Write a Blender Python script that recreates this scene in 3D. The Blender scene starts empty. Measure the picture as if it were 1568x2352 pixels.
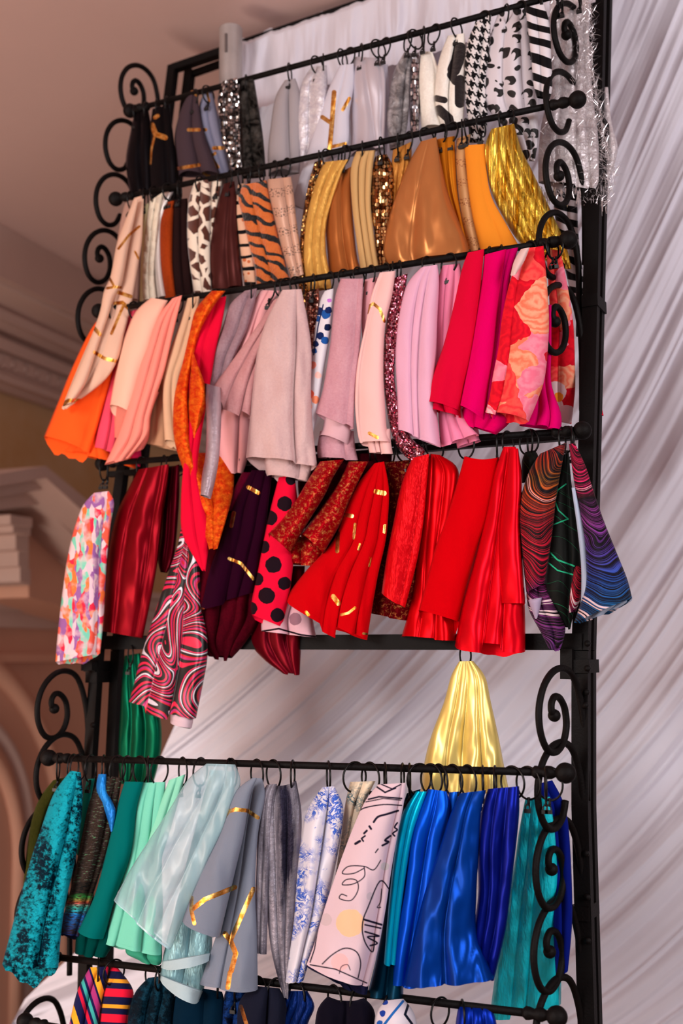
import bpy, bmesh, math, random
from mathutils import Vector, Matrix, noise
random.seed(7)
PI = math.pi
# ------------------------------------------------------------------ camera
# calibrated from the rack's vanishing points; world: X along the rack, Y into depth, Z up
FPX = 2654.0
CAMR = Matrix(((0.8904348, -0.06533589, -0.45039659), (0.45500953, 0.10692391, 0.88404389), (-0.00960163, -0.99211819, 0.12493722)))
EYE = Vector((0.56394678, -2.07450757, 1.55))
S = bpy.context.scene
cd = bpy.data.cameras.new('camera'); cam = bpy.data.objects.new('camera', cd); S.collection.objects.link(cam)
cd.sensor_fit = 'VERTICAL'; cd.sensor_height = 36.0; cd.lens = 36.0 * FPX / 2352.0; cd.clip_start = .05
r0, r1, r2 = CAMR
mw = Matrix(((r0[0], -r0[1], -r0[2], EYE.x), (r1[0], -r1[1], -r1[2], EYE.y), (r2[0], -r2[1], -r2[2], EYE.z), (0, 0, 0, 1)))
cam.matrix_world = mw
cd.dof.use_dof = True; cd.dof.focus_distance = 2.12; cd.dof.aperture_fstop = 2.4
S.camera = cam
# ------------------------------------------------------------------ world and lights
w = bpy.data.worlds.new('world'); S.world = w; w.use_nodes = True
w.node_tree.nodes['Background'].inputs[0].default_value = (1, .88, .88, 1)
w.node_tree.nodes['Background'].inputs[1].default_value = .47
def area(name, loc, target, size, power, col):
    ld = bpy.data.lights.new(name, 'AREA'); ld.shape = 'RECTANGLE'; ld.size = size[0]; ld.size_y = size[1]; ld.energy = power; ld.color = col
    o = bpy.data.objects.new(name, ld); S.collection.objects.link(o); o.location = loc
    o.rotation_euler = (Vector(target) - Vector(loc)).to_track_quat('-Z', 'Y').to_euler()
    return o
area('key_light', (-1.7, -4.0, 3.0), (-.5, 0, 1.7), (1.8, 1.8), 142, (1, .95, .93))  # key light from the front left, its source out of view
area('curtain_fill_light', (3.2, -1.9, 2.7), (.9, .45, 1.9), (1.2, 1.8), 115, (1, .95, .97))  # unseen fill light, added to brighten the curtain on the right
area('left_wall_fill_light', (-2.3, -1.9, .9), (-2.9, 2.0, 2.3), (1.2, 1.2), 62, (1, .86, .76))  # added warm fill that lifts the left wall and ceiling, not a real lamp
S.view_settings.view_transform = 'Standard'; S.view_settings.look = 'None'; S.view_settings.gamma = 1
S.view_settings.exposure = -0.1
S.view_settings.use_curve_mapping = False
# ------------------------------------------------------------------ pixel <-> place helpers
def ray(px, py):
    d = Vector((px - 784.0, py - 1176.0, FPX)); return CAMR @ d
def atY(px, py, y):
    d = ray(px, py); return EYE + d * ((y - EYE.y) / d.y)
def atX(px, py, x):
    d = ray(px, py); return EYE + d * ((x - EYE.x) / d.x)
def proj(P):
    v = CAMR.transposed() @ (P - EYE); return 784 + FPX * v.x / v.z, 1176 + FPX * v.y / v.z
ZH = 1.57; LEAN = .185            # the upper unit of the rack leans back from this height
def lean(z): return max(0.0, z - ZH) * LEAN
def atRack(px, py, off):         # point on the (leaning) rack plane shifted by off in depth
    P = atY(px, py, off)
    for _ in range(6): P = atY(px, py, lean(P.z) + off)
    return P
# ------------------------------------------------------------------ object helpers
def obj(name, me, mat=None, parent=None):
    o = bpy.data.objects.new(name, me); S.collection.objects.link(o)
    if mat and not me.materials: me.materials.append(mat)
    if parent: o.parent = parent; o.matrix_parent_inverse = parent.matrix_world.inverted()
    return o
def tag(o, label, cat, group=None):
    o['label'] = label; o['category'] = cat
    if group: o['group'] = group
    return o
def empty(name, loc=(0, 0, 0)):
    o = bpy.data.objects.new(name, None); S.collection.objects.link(o); o.location = loc; o.empty_display_size = .05
    bpy.context.view_layer.update(); return o
def structure(o): o['kind'] = 'structure'; return o
def mk(name, verts, faces, mat=None, parent=None, smooth=True):
    me = bpy.data.meshes.new(name); me.from_pydata([tuple(v) for v in verts], [], faces)
    if smooth: me.polygons.foreach_set('use_smooth', [True] * len(faces))
    me.update(); return obj(name, me, mat, parent)
class MB:
    def __init__(s): s.v = []; s.f = []
    def add(s, vs, fs):
        b = len(s.v); s.v += [Vector(v) for v in vs]; s.f += [[i + b for i in f] for f in fs]
    def box(s, c, half, ax=None):
        ax = ax or (Vector((1, 0, 0)), Vector((0, 1, 0)), Vector((0, 0, 1))); c = Vector(c)
        vs = [c + ax[0] * half[0] * i + ax[1] * half[1] * j + ax[2] * half[2] * k for i in (-1, 1) for j in (-1, 1) for k in (-1, 1)]
        s.add(vs, [(0, 1, 3, 2), (4, 6, 7, 5), (0, 4, 5, 1), (2, 3, 7, 6), (0, 2, 6, 4), (1, 5, 7, 3)])
    def bar(s, a, b, wd, dp, side=Vector((1, 0, 0))):
        a = Vector(a); b = Vector(b); d = (b - a).normalized(); sd = (side - d * side.dot(d)).normalized(); n = d.cross(sd)
        s.box((a + b) / 2, ((b - a).length / 2, wd / 2, dp / 2), (d, sd, n))
    def tube(s, pts, r, n=10, closed=False, cap=True):
        pts = [Vector(p) for p in pts]; m = len(pts); rs = r if isinstance(r, (list, tuple)) else [r] * m
        t0 = (pts[1] - pts[0]).normalized(); u = t0.orthogonal().normalized(); b = len(s.v); pt = t0
        for i, p in enumerate(pts):
            if closed: t = (pts[(i + 1) % m] - pts[i - 1]).normalized()
            else: t = (pts[min(i + 1, m - 1)] - pts[max(i - 1, 0)]).normalized()
            u = (pt.rotation_difference(t) @ u).normalized(); pt = t; v = t.cross(u)
            for k in range(n):
                a = 2 * PI * k / n; s.v.append(p + (u * math.cos(a) + v * math.sin(a)) * rs[i])
        for i in range(m if closed else m - 1):
            j = (i + 1) % m
            for k in range(n): s.f.append([b + i * n + k, b + i * n + (k + 1) % n, b + j * n + (k + 1) % n, b + j * n + k])
        if cap and not closed: s.f.append([b + k for k in range(n)][::-1]); s.f.append([b + (m - 1) * n + k for k in range(n)])
    def ball(s, c, r, n=14):
        c = Vector(c); pts = [c + Vector((math.cos(PI * i / n) * -r, 0, 0)) for i in range(n + 1)]
        s.tube(pts, [max(1e-4, r * math.sin(PI * i / n)) for i in range(n + 1)], 16)
    def build(s, name, mat, parent=None, smooth=True): return mk(name, s.v, s.f, mat, parent, smooth)
# ------------------------------------------------------------------ material helpers
def lin(c):
    c = [x / 255.0 for x in c]; return tuple((x / 12.92 if x <= .04045 else ((x + .055) / 1.055) ** 2.4) for x in c) + (1,)
class NT:
    def __init__(s, name):
        s.m = bpy.data.materials.new(name); s.m.use_nodes = True; s.t = s.m.node_tree
        s.b = s.t.nodes['Principled BSDF']; s.out = s.t.nodes['Material Output']
    def n(s, typ, ins=None, **pr):
        nd = s.t.nodes.new(typ)
        for k, v in pr.items(): setattr(nd, k, v)
        for k, v in (ins or {}).items(): s.set(nd.inputs[k], v)
        return nd
    def set(s, sock, v):
        if isinstance(v, bpy.types.NodeSocket): s.t.links.new(v, sock)
        else: sock.default_value = v
    def m_(s, op, a, b=0.0, c=0.0, clamp=False):
        nd = s.t.nodes.new('ShaderNodeMath'); nd.operation = op; nd.use_clamp = clamp
        for i, v in enumerate((a, b, c)): s.set(nd.inputs[i], v)
        return nd.outputs[0]
    def v_(s, op, a, b=(0, 0, 0)):
        nd = s.t.nodes.new('ShaderNodeVectorMath'); nd.operation = op; s.set(nd.inputs[0], a)
        if op == 'SCALE': s.set(nd.inputs[3], b)
        else: s.set(nd.inputs[1], b)
        return nd.outputs[0]
    def uv(s, name='pat'): return s.n('ShaderNodeUVMap', uv_map=name).outputs[0]
    def noise(s, vec, scale, detail=3, rough=.5, dist=0.0, col=False):
        nd = s.n('ShaderNodeTexNoise', {'Vector': vec, 'Scale': scale, 'Detail': detail, 'Roughness': rough, 'Distortion': dist})
        return nd.outputs[1 if col else 0]
    def vor(s, vec, scale, feature='F1', rnd=1.0): return s.n('ShaderNodeTexVoronoi', {'Vector': vec, 'Scale': scale, 'Randomness': rnd}, feature=feature)
    def mapv(s, vec, sc=(1, 1, 1), rot=0.0, loc=(0, 0, 0)): return s.n('ShaderNodeMapping', {'Vector': vec, 'Scale': sc, 'Rotation': (0, 0, rot), 'Location': loc}).outputs[0]
    def sep(s, vec): return s.n('ShaderNodeSeparateXYZ', {0: vec}).outputs
    def comb(s, x, y=0.0, z=0.0): return s.n('ShaderNodeCombineXYZ', {0: x, 1: y, 2: z}).outputs[0]
    def mix(s, f, a, b):
        nd = s.t.nodes.new('ShaderNodeMix'); nd.data_type = 'RGBA'; s.set(nd.inputs[0], f); s.set(nd.inputs[6], a); s.set(nd.inputs[7], b); return nd.outputs[2]
    def ramp(s, f, stops, const=False):
        nd = s.t.nodes.new('ShaderNodeValToRGB'); s.set(nd.inputs[0], f); cr = nd.color_ramp; cr.interpolation = 'CONSTANT' if const else 'LINEAR'
        while len(cr.elements) < len(stops): cr.elements.new(.5)
        for e, (p, c) in zip(cr.elements, stops): e.position = p; e.color = c if len(c) == 4 else lin(c)
        return nd.outputs[0]
    def step(s, f, lo, hi): return s.n('ShaderNodeMapRange', {0: f, 1: lo, 2: hi, 3: 0.0, 4: 1.0}).outputs[0]
    def bump(s, h, strength=.3, dist=.002, nrm=None):
        i = {'Height': h, 'Strength': strength, 'Distance': dist}
        if nrm is not None: i['Normal'] = nrm
        return s.n('ShaderNodeBump', i).outputs[0]
    def P(s, **k):
        nm = {'col': 'Base Color', 'rough': 'Roughness', 'metal': 'Metallic', 'nrm': 'Normal', 'sheen': 'Sheen Weight', 'srough': 'Sheen Roughness', 'stint': 'Sheen Tint', 'spec': 'Specular IOR Level', 'alpha': 'Alpha', 'aniso': 'Anisotropic', 'coat': 'Coat Weight'}
        for a, v in k.items(): s.set(s.b.inputs[nm[a]], v)
# distance from a point to a line segment, as a node group (used for foil lines and drawn strokes)
sg = bpy.data.node_groups.new('segment_distance', 'ShaderNodeTree')
for nm in ('P', 'A', 'B'): sg.interface.new_socket(nm, in_out='INPUT', socket_type='NodeSocketVector')
sg.interface.new_socket('D', in_out='OUTPUT', socket_type='NodeSocketFloat')
gi = sg.nodes.new('NodeGroupInput'); go = sg.nodes.new('NodeGroupOutput')
def gv(op, a, b=None, c=None):
    nd = sg.nodes.new('ShaderNodeVectorMath'); nd.operation = op
    sg.links.new(a, nd.inputs[0])
    if b is not None: sg.links.new(b, nd.inputs[3] if op == 'SCALE' else nd.inputs[1])
    return nd.outputs['Value'] if op in ('DOT_PRODUCT', 'LENGTH') else nd.outputs[0]
pa = gv('SUBTRACT', gi.outputs[0], gi.outputs[1]); ba = gv('SUBTRACT', gi.outputs[2], gi.outputs[1])
dv = sg.nodes.new('ShaderNodeMath'); dv.operation = 'DIVIDE'; dv.use_clamp = True
sg.links.new(gv('DOT_PRODUCT', pa, ba), dv.inputs[0]); sg.links.new(gv('DOT_PRODUCT', ba, ba), dv.inputs[1])
sg.links.new(gv('LENGTH', gv('SUBTRACT', pa, gv('SCALE', ba, dv.outputs[0]))), go.inputs[0])
def strokes(n, segs):
    """segs: (points, width px) in the cloth's own print coordinates -> mask 0..1"""
    uv = n.uv('px'); d = None
    for pts, wd in segs:
        pp = pts if len(pts) > 1 else [pts[0], (pts[0][0] + .5, pts[0][1])]
        for a, b in zip(pp[:-1], pp[1:]):
            g = n.t.nodes.new('ShaderNodeGroup'); g.node_tree = sg; n.set(g.inputs[0], uv)
            g.inputs[1].default_value = (a[0] / 100, -a[1] / 100, 0); g.inputs[2].default_value = (b[0] / 100, -b[1] / 100, 0)
            e = n.m_('SUBTRACT', g.outputs[0], wd / 200.0); d = e if d is None else n.m_('MINIMUM', d, e)
    return n.m_('LESS_THAN', d, 0.0)
MATS = {}
def inkmask(me, V, segs):
    import numpy as np
    P = np.array(V); d = np.full(len(P), 9.0)
    for pts, wd in segs:
        pp = pts if len(pts) > 1 else [pts[0], (pts[0][0] + .5, pts[0][1])]
        if len(pp) > 3: pp = [(q.x, q.y) for q in spline([(a, b_, 0) for a, b_ in pp], 5)]
        for a, c in zip(pp[:-1], pp[1:]):
            A = np.array(a) / 100 * (1, -1); B = np.array(c) / 100 * (1, -1); ba = B - A; pa = P - A
            h = np.clip((pa @ ba) / max(1e-9, ba @ ba), 0, 1); d = np.minimum(d, np.linalg.norm(pa - h[:, None] * ba, axis=1) - wd / 200)
    at = me.attributes.new('ink', 'FLOAT', 'POINT'); at.data.foreach_set('value', np.clip(.5 - d / .012, 0, 1).astype('f'))
K_, W_ = (10, 9, 12), (226, 222, 228)
def fabric(key, kind, c, c2=None, foil=None, scale=1.0, ink=None, dots=None, inkattr=None):
    """one procedural cloth material: kind picks weave and print"""
    if key in MATS: return MATS[key]
    n = NT(key); MATS[key] = n.m; C = lin(c); C2 = lin(c2) if c2 and not isinstance(c2, list) else None; u = n.uv('pat'); st = n.sep(n.uv('st'))
    rough, spec, sheen, metal = .85, .10, .05, 0.0; nrm = None; col = None; tint = kind in ('taffeta', 'velvet', 'crushed', 'plain', 'nap', 'shot')
    weave = n.noise(u, 60, 2)
    big = n.noise(n.mapv(u, (2.2, .55, 1)), 1.0, 2)
    if kind == 'plain':
        col = n.mix(n.m_('MULTIPLY', n.noise(u, 1.4), .25), C, tuple(x * .82 for x in C[:3]) + (1,)); nrm = n.bump(weave, .18, .002)
    elif kind == 'satin':
        col = C; rough = .33; spec = .6; sheen = 0.0; metal = .5; tint = True
        nrm = n.bump(n.noise(n.mapv(u, (.8, .3, 1), .2), 1.0, 0, .4), .2, .06)
    elif kind == 'taffeta':
        col = n.mix(n.noise(u, 2), C, C2 or C); rough = .38; spec = .6; metal = .25; nrm = n.bump(n.noise(n.mapv(u, (4, 1.1, 1), .2), 1.7, 3, .55), .4, .02)
    elif kind == 'velvet':
        f = n.m_('MULTIPLY_ADD', n.step(n.noise(n.mapv(u, (1.4, .6, 1)), 1.3, 4, .6), .34, .7), .55, n.m_('MULTIPLY_ADD', n.noise(u, 20, 3, .75), .9, -.22)); col = n.mix(f, C, C2 or tuple(min(1, x * 1.5 + .03) for x in C[:3]) + (1,))
        rough = .7; sheen = min(.5, sum(c) / 1100.0); spec = .1; nrm = n.bump(n.noise(u, 9, 4), .35, .008)
    elif kind == 'crushed':
        f = n.step(n.m_('ADD', n.m_('MULTIPLY', n.noise(u, 9 * scale, 5, .7), .75), n.m_('MULTIPLY', n.noise(n.mapv(u, (1.4, .35, 1)), 1.6, 2), .55)), .58, .70)
        col = n.mix(f, C, C2); rough = .5; sheen = .1; spec = .25; metal = .2; nrm = n.bump(n.noise(u, 9, 4), .5, .01)
    elif kind == 'sequin':
        v = n.vor(n.uv('px'), 17 * scale, rnd=.45); rr = v.outputs['Color']
        r = n.sep(rr); lit = n.m_('POWER', r[0], 2.2)
        edge = n.m_('GREATER_THAN', v.outputs['Distance'], .56)
        col = n.mix(edge, n.mix(lit, C, C2), tuple(x * .25 for x in C[:3]) + (1,)); metal = .9; rough = .16; spec = .5; sheen = 0.0
        g = n.n('ShaderNodeNewGeometry').outputs['Normal']
        nrm = n.v_('NORMALIZE', n.v_('ADD', g, n.v_('SCALE', n.v_('SUBTRACT', rr, (.5, .5, .5)), 1.25)))
    elif kind == 'foil':
        h = n.noise(n.mapv(u, (7.5, .28, 1), -.04), 1.5, 4, .55, .3); col = n.mix(n.step(h, .38, .6), C, C2); metal = .75; rough = .27; sheen = 0.0
        nrm = n.bump(h, 1.0, .04)
    elif kind == 'crinkle':
        h = n.noise(u, 3.0, 6, .7, 1.6); col = n.mix(n.step(h, .4, .62), C, C2); metal = .5; rough = .3; sheen = 0.0; nrm = n.bump(h, 1.0, .03)
    elif kind == 'nap':
        f = n.step(n.noise(n.mapv(n.uv('px'), (1.7, .22, 1), -.08), 1.1, 6, .5), .40, .62); col = n.mix(f, C, C2); rough = .42; metal = .3; spec = .4; nrm = n.bump(n.noise(u, 7, 4), .3, .01)
    elif kind == 'organza':
        col = n.mix(n.noise(n.mapv(u, (1.2, .5, 1)), 1.5, 3), C, C2); rough = .3; spec = .7; nrm = n.bump(n.noise(n.mapv(u, (1.3, .35, 1)), 1.2, 1), .5, .05)
        hem = n.m_('LESS_THAN', st[1], .055); side = n.m_('GREATER_THAN', n.m_('ABSOLUTE', n.m_('SUBTRACT', st[0], .5)), .488)
        e = n.m_('MAXIMUM', hem, side); n.set(n.b.inputs['Alpha'], n.m_('ADD', .46, n.m_('MULTIPLY', e, .4)))
    elif kind == 'shot':
        f = n.step(n.noise(u, 7 if scale == 1 else 11, 6, .75), .42 + scale - 1, .66 + (scale - 1) * .5); col = n.mix(f, C, C2); rough = .42; metal = .35; nrm = n.bump(n.noise(u, 3.5, 4), .5, .02)
    elif kind == 'giraffe':
        d = n.vor(n.v_('ADD', u, n.v_('SCALE', n.noise(u, 3, col=True), .12)), 3.0 * scale, 'DISTANCE_TO_EDGE').outputs['Distance']
        col = n.mix(n.step(d, .10, .13), lin((232, 216, 196)), n.mix(n.noise(u, 5), C, C2)); sheen = .6
    elif kind == 'tiger':
        p = n.v_('ADD', n.mapv(u, (1, 1, 1), .45), n.v_('SCALE', n.noise(u, 1.6, 2, col=True), .55))
        wv = n.n('ShaderNodeTexWave', {'Vector': p, 'Scale': 1.25 * scale, 'Distortion': 3.2, 'Detail': 2.0, 'Detail Scale': 1.2}, bands_direction='Y').outputs[1]
        col = n.mix(n.step(wv, .26, .31), lin(K_), n.mix(n.noise(u, 7, 4), C, C2)); sheen = .5; nrm = n.bump(n.noise(n.mapv(u, (3, 1, 1)), 12, 3), .5, .01)
    elif kind == 'leopard':
        p = n.v_('ADD', n.uv('px'), n.v_('SCALE', n.noise(u, 2.6, 1, col=True), .25))
        v1 = n.vor(p, 3.3 * scale, rnd=.7).outputs['Distance']; v2 = n.vor(n.v_('ADD', p, (.07, .05, 0)), 3.3 * scale, rnd=.7).outputs['Distance']
        blk = n.m_('MULTIPLY', n.m_('LESS_THAN', v1, .40), n.m_('GREATER_THAN', v2, .22)); col = n.mix(blk, C, lin(K_)); rough = .5; metal = .1; spec = .5
    elif kind == 'cow':
        col = n.mix(n.m_('GREATER_THAN', n.noise(n.v_('ADD', u, (3.1, 1.7, 0)), .95, 1, .4, .4), .5), C, C2); sheen = .6; nrm = n.bump(n.noise(u, 25), .4, .005)
    elif kind == 'houndstooth':
        s3 = n.sep(n.mapv(n.uv('px'), (38 * scale, 38 * scale, 1), .2)); X, Y = s3[0], s3[1]
        wa = n.m_('FLOORED_MODULO', n.m_('FLOOR', n.m_('DIVIDE', X, 4.0)), 2.0); we = n.m_('FLOORED_MODULO', n.m_('FLOOR', n.m_('DIVIDE', Y, 4.0)), 2.0)
        tw = n.m_('LESS_THAN', n.m_('FLOORED_MODULO', n.m_('ADD', n.m_('FLOOR', X), n.m_('FLOOR', Y)), 4.0), 1.5)
        col = n.mix(n.m_('ADD', n.m_('MULTIPLY', tw, wa), n.m_('MULTIPLY', n.m_('SUBTRACT', 1.0, tw), we)), lin(K_), C)
    elif kind == 'zebra':
        wv = n.n('ShaderNodeTexWave', {'Vector': n.mapv(n.uv('px'), (1, 1, 1), .3), 'Scale': 1.1 * scale, 'Distortion': 3.0, 'Detail': 1.0, 'Detail Scale': 1.0}, bands_direction='Y').outputs[1]
        col = n.mix(n.m_('GREATER_THAN', wv, .5), C, lin(K_)); rough = .5
    elif kind == 'swirl':
        f = n.m_('FRACT', n.m_('MULTIPLY', n.noise(n.mapv(u, (1, .75, 1)), .62 * scale, 0, .5, 1.4), 6.5))
        col = n.ramp(f, [(0, K_), (.20, (225, 20, 70)), (.33, K_), (.46, (190, 25, 110)), (.58, (205, 10, 35)), (.67, K_), (.82, (224, 214, 226)), (.90, K_), (.94, (240, 40, 100))], True)
        rough = .4; metal = .15; spec = .5
    elif kind == 'watercolor':
        p = n.v_('ADD', n.mapv(u, (1.5, .5, 1), .45), n.v_('SCALE', n.noise(u, 2, 2, col=True), .35)); v = n.vor(p, 6.5); cc = n.sep(v.outputs['Color'])
        cl = n.ramp(cc[0], [(0, (150, 95, 160)), (.22, (240, 90, 70)), (.4, (228, 200, 205)), (.56, (120, 205, 180)), (.7, (225, 40, 70)), (.8, (250, 120, 60)), (.9, (222, 190, 205))], True)
        col = n.mix(n.step(n.noise(u, 4, 4), .48, .74), cl, lin((226, 190, 196)))
    elif kind == 'stripes':   # fine glowing bands whose colour drifts down the cloth
        pp = n.sep(n.uv('px')); cv = n.m_('MULTIPLY', n.noise(n.uv('px'), .9, 1), 1.1)
        wv = n.m_('ADD', n.m_('ADD', pp[1], cv), n.m_('MULTIPLY', n.m_('POWER', n.m_('ABSOLUTE', n.m_('SUBTRACT', st[0], .75)), 2.0), -.62 * scale))
        b1 = n.noise(n.comb(wv), 13, 4, .9); hue = n.ramp(n.m_('DIVIDE', st[1], 3.5), c2) if isinstance(c2, list) else C2
        b = n.step(b1, .49, .58); col = n.mix(b, lin((14, 8, 14)), hue); col = n.mix(n.m_('GREATER_THAN', n.noise(n.comb(wv, 5.5), 7.0, 2), .64), col, lin((226, 200, 205)))
        rough = .55
    elif kind == 'arcs':
        pp = n.sep(n.uv('px')); wv = n.m_('ADD', n.m_('ADD', pp[1], n.m_('MULTIPLY', st[0], .35)), n.m_('MULTIPLY', n.noise(n.uv('px'), .8, 1), 1.2)); b = n.step(n.noise(n.comb(wv), 8, 4, .9), .58, .64)
        col = n.mix(b, lin((8, 12, 10)), lin(c2)); rough = .55
    elif kind == 'toile':
        msk = n.step(n.noise(u, 1.3, 3), .44, .56); ln = n.m_('ABSOLUTE', n.m_('SUBTRACT', n.noise(u, 5.0, 6, .7, 1.2), .5))
        f = n.m_('MAXIMUM', n.m_('MULTIPLY', n.m_('LESS_THAN', ln, .05), msk), n.m_('MULTIPLY', .7, n.step(n.noise(u, 3.0, 6, .7), .60, .64)))
        col = n.mix(f, C, C2); rough = .45; metal = .1
    elif kind == 'roses':
        p = n.v_('ADD', u, n.v_('SCALE', n.noise(u, 2.2, 3, col=True), .35)); v = n.vor(p, 1.25 * scale); d = v.outputs['Distance']; cc = n.sep(v.outputs['Color'])
        ring = n.m_('MULTIPLY_ADD', n.m_('SINE', n.m_('MULTIPLY', n.m_('ADD', d, n.m_('MULTIPLY', n.noise(u, 3.0, 3), .45)), 34.0)), .5, .5)
        ca = n.ramp(cc[1], [(0, (232, 18, 40)), (.38, (238, 52, 60)), (.55, (245, 140, 160)), (.72, (248, 120, 90)), (.88, (232, 190, 195))], True)
        cb = n.ramp(cc[1], [(0, (200, 5, 35)), (.38, (250, 90, 80)), (.55, (240, 105, 135)), (.72, (250, 175, 140)), (.88, (245, 80, 110))], True)
        col = n.mix(n.m_('MULTIPLY', ring, .8), ca, cb)
    elif kind == 'peacock':
        s1 = n.noise(n.mapv(u, (1.5, 7, 1), .55), 4.5, 3, .7); col = n.ramp(s1, [(.3, (12, 12, 12)), (.46, (52, 38, 30)), (.54, (20, 24, 18)), (.6, (90, 66, 70)), (.68, (40, 150, 90))])
        band = n.ramp(st[1], [(0, (15, 45, 110)), (.14, (40, 40, 80)), (.5, (20, 110, 190)), (.66, (50, 200, 180)), (.76, (190, 60, 50)), (.9, (60, 160, 70)), (1, (10, 10, 10))])
        msk = n.m_('LESS_THAN', st[1], 1.25); col = n.mix(n.m_('MULTIPLY', msk, n.step(s1, .42, .56)), col, band)
    elif kind == 'multistripe':
        pp = n.sep(n.uv('px')); f = n.m_('FRACT', n.m_('MULTIPLY', n.m_('ADD', pp[0], n.m_('MULTIPLY', pp[1], .32)), 1.25))
        col = n.ramp(f, [(0, (15, 20, 70)), (.12, (205, 20, 60)), (.22, (15, 20, 70)), (.3, (60, 170, 165)), (.4, (15, 20, 70)), (.48, (170, 50, 120)), (.64, (15, 20, 70)), (.7, (245, 170, 40)), (.88, (15, 20, 70))], True)
    elif kind == 'bands':
        pp = n.sep(n.uv('px')); f = n.m_('FRACT', n.m_('MULTIPLY', n.m_('ADD', pp[1], n.m_('MULTIPLY', pp[0], .05)), 1.7))
        col = n.ramp(f, [(0, (15, 18, 60)), (.3, (225, 20, 55)), (.62, (15, 18, 60)), (.85, (245, 160, 40))], True)
    elif kind == 'lace':
        v = n.vor(u, 5).outputs['Distance']; col = C; nrm = n.bump(v, .6, .02)
    elif kind == 'net':
        hb = n.m_('SINE', n.m_('MULTIPLY', n.sep(u)[1], 14.0)); sp = n.m_('GREATER_THAN', n.noise(u, 26, 2, .6), .56)
        col = n.mix(n.m_('MULTIPLY', n.m_('GREATER_THAN', hb, .15), sp), C, C2); rough = .42; metal = .2; spec = .7
    elif kind == 'spots':
        v = n.vor(u, 6, rnd=.7).outputs['Distance']; col = n.mix(n.m_('LESS_THAN', v, .28), C, C2)
        wv = n.n('ShaderNodeTexWave', {'Vector': u, 'Scale': 1.0, 'Distortion': 3.0}, bands_direction='Y').outputs[1]; col = n.mix(n.m_('LESS_THAN', wv, .16), col, lin(K_))
    if dots:
        for (dx, dy, r, dc) in dots:
            pv = n.v_('SUBTRACT', n.uv('px'), (dx / 100, -dy / 100, 0))
            ln = n.t.nodes.new('ShaderNodeVectorMath'); ln.operation = 'LENGTH'; n.set(ln.inputs[0], n.v_('ADD', pv, n.v_('SCALE', n.v_('SUBTRACT', n.noise(u, 9, 1, col=True), (.5, .5, .5)), .05)))
            col = n.mix(n.m_('LESS_THAN', ln.outputs['Value'], r / 100), col, lin(dc))
    if inkattr: col = n.mix(n.n('ShaderNodeAttribute', attribute_name='ink').outputs['Fac'], col, lin(inkattr))
    if ink:
        for ic, segs in ink: col = n.mix(strokes(n, segs), col, lin(ic))
    if kind in ('plain', 'velvet', 'giraffe', 'roses', 'watercolor', 'toile', 'satin', 'swirl', 'lace'):
        hl = n.m_('LESS_THAN', n.m_('ABSOLUTE', n.m_('SUBTRACT', st[1], .12)), .008)
        h2 = n.m_('SUBTRACT', 1.0, hl); nrm = n.bump(h2, .6, .004, nrm) if nrm is not None else n.bump(h2, .6, .004)
    if foil:
        mk_ = strokes(n, foil); gl = n.noise(u, 7, 4, .6); gc = n.mix(n.step(gl, .4, .65), lin((200, 128, 40)), lin((255, 214, 130)))
        col = n.mix(mk_, col if col is not None else C, gc); metal = n.m_('MAXIMUM', mk_, metal); rough = n.m_('SUBTRACT', rough, n.m_('MULTIPLY', mk_, rough - .3))
        n.P(metal=metal, rough=rough)
    n.P(col=col, spec=spec, sheen=sheen)
    if tint:
        mxc = max(C[:3]) + 1e-4; n.set(n.b.inputs['Specular Tint'], tuple(.12 + .88 * x / mxc if mxc < .9 else 1 for x in C[:3]) + (1,)); n.set(n.b.inputs['Sheen Tint'], tuple(.2 + .8 * x / mxc for x in C[:3]) + (1,))
        if mxc < .12: n.P(spec=spec * max(.25, mxc / .12))
    if not foil: n.P(metal=metal, rough=rough)
    if nrm is not None: n.P(nrm=nrm)
    return n.m
def simple(key, c, rough=.6, metal=0.0, spec=.4, nz=None):
    if key in MATS: return MATS[key]
    n = NT(key); MATS[key] = n.m; tc = n.n('ShaderNodeTexCoord').outputs['Object']; C = lin(c)
    s, amt, bmp = nz or (6, .12, .1)
    f = n.noise(tc, s, 5, .6)
    n.P(col=n.mix(f, tuple(x * (1 - amt) for x in C[:3]) + (1,), tuple(min(1, x * (1 + amt)) for x in C[:3]) + (1,)), rough=rough, metal=metal, spec=spec, nrm=n.bump(n.noise(tc, s * 8, 3), bmp, .003))
    return n.m
IRON = simple('black_iron', (11, 7, 7), .6, 0.0, .14, (30, .3, .25)); WIRE = simple('ring_wire', (14, 12, 13), .35, .5, .5); CLIP = simple('clip_plastic', (12, 11, 13), .4)
# ------------------------------------------------------------------ the room
A_ = ray(1750, 1497); A_.z = 0; A_.normalize(); NW = Vector((A_.y, -A_.x, 0))
d0 = ray(0, 628); WP = EYE + d0 * (4.9 / math.hypot(d0.x, d0.y)); CEIL = WP.z
def atWall(px, py, out=0.0):
    d = ray(px, py); q = WP + NW * out; return EYE + d * ((q - EYE).dot(NW) / d.dot(NW))
PLASTER = simple('cream_plaster', (214, 184, 172), .75, nz=(3, .08, .1)); PINKWALL = simple('rose_beige_paint', (222, 168, 142), .8, nz=(1.2, .1, .05))
nn = NT('golden_wall_finish'); tc_ = nn.n('ShaderNodeTexCoord').outputs['Object']
nn.P(col=nn.mix(nn.step(nn.noise(tc_, 2.2, 6, .65), .35, .7), lin((204, 158, 104)), lin((214, 180, 140))), rough=.7); GOLDWALL = nn.m
CEILM = simple('mauve_ceiling_paint', (214, 182, 174), .9, nz=(1.5, .05, .02)); FLOORM = simple('brown_wood_floor', (110, 78, 58), .4, nz=(2, .3, .1))
def plane(name, cs, mat): return structure(mk(name, cs, [(0, 1, 2, 3)], mat, smooth=False))
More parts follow.
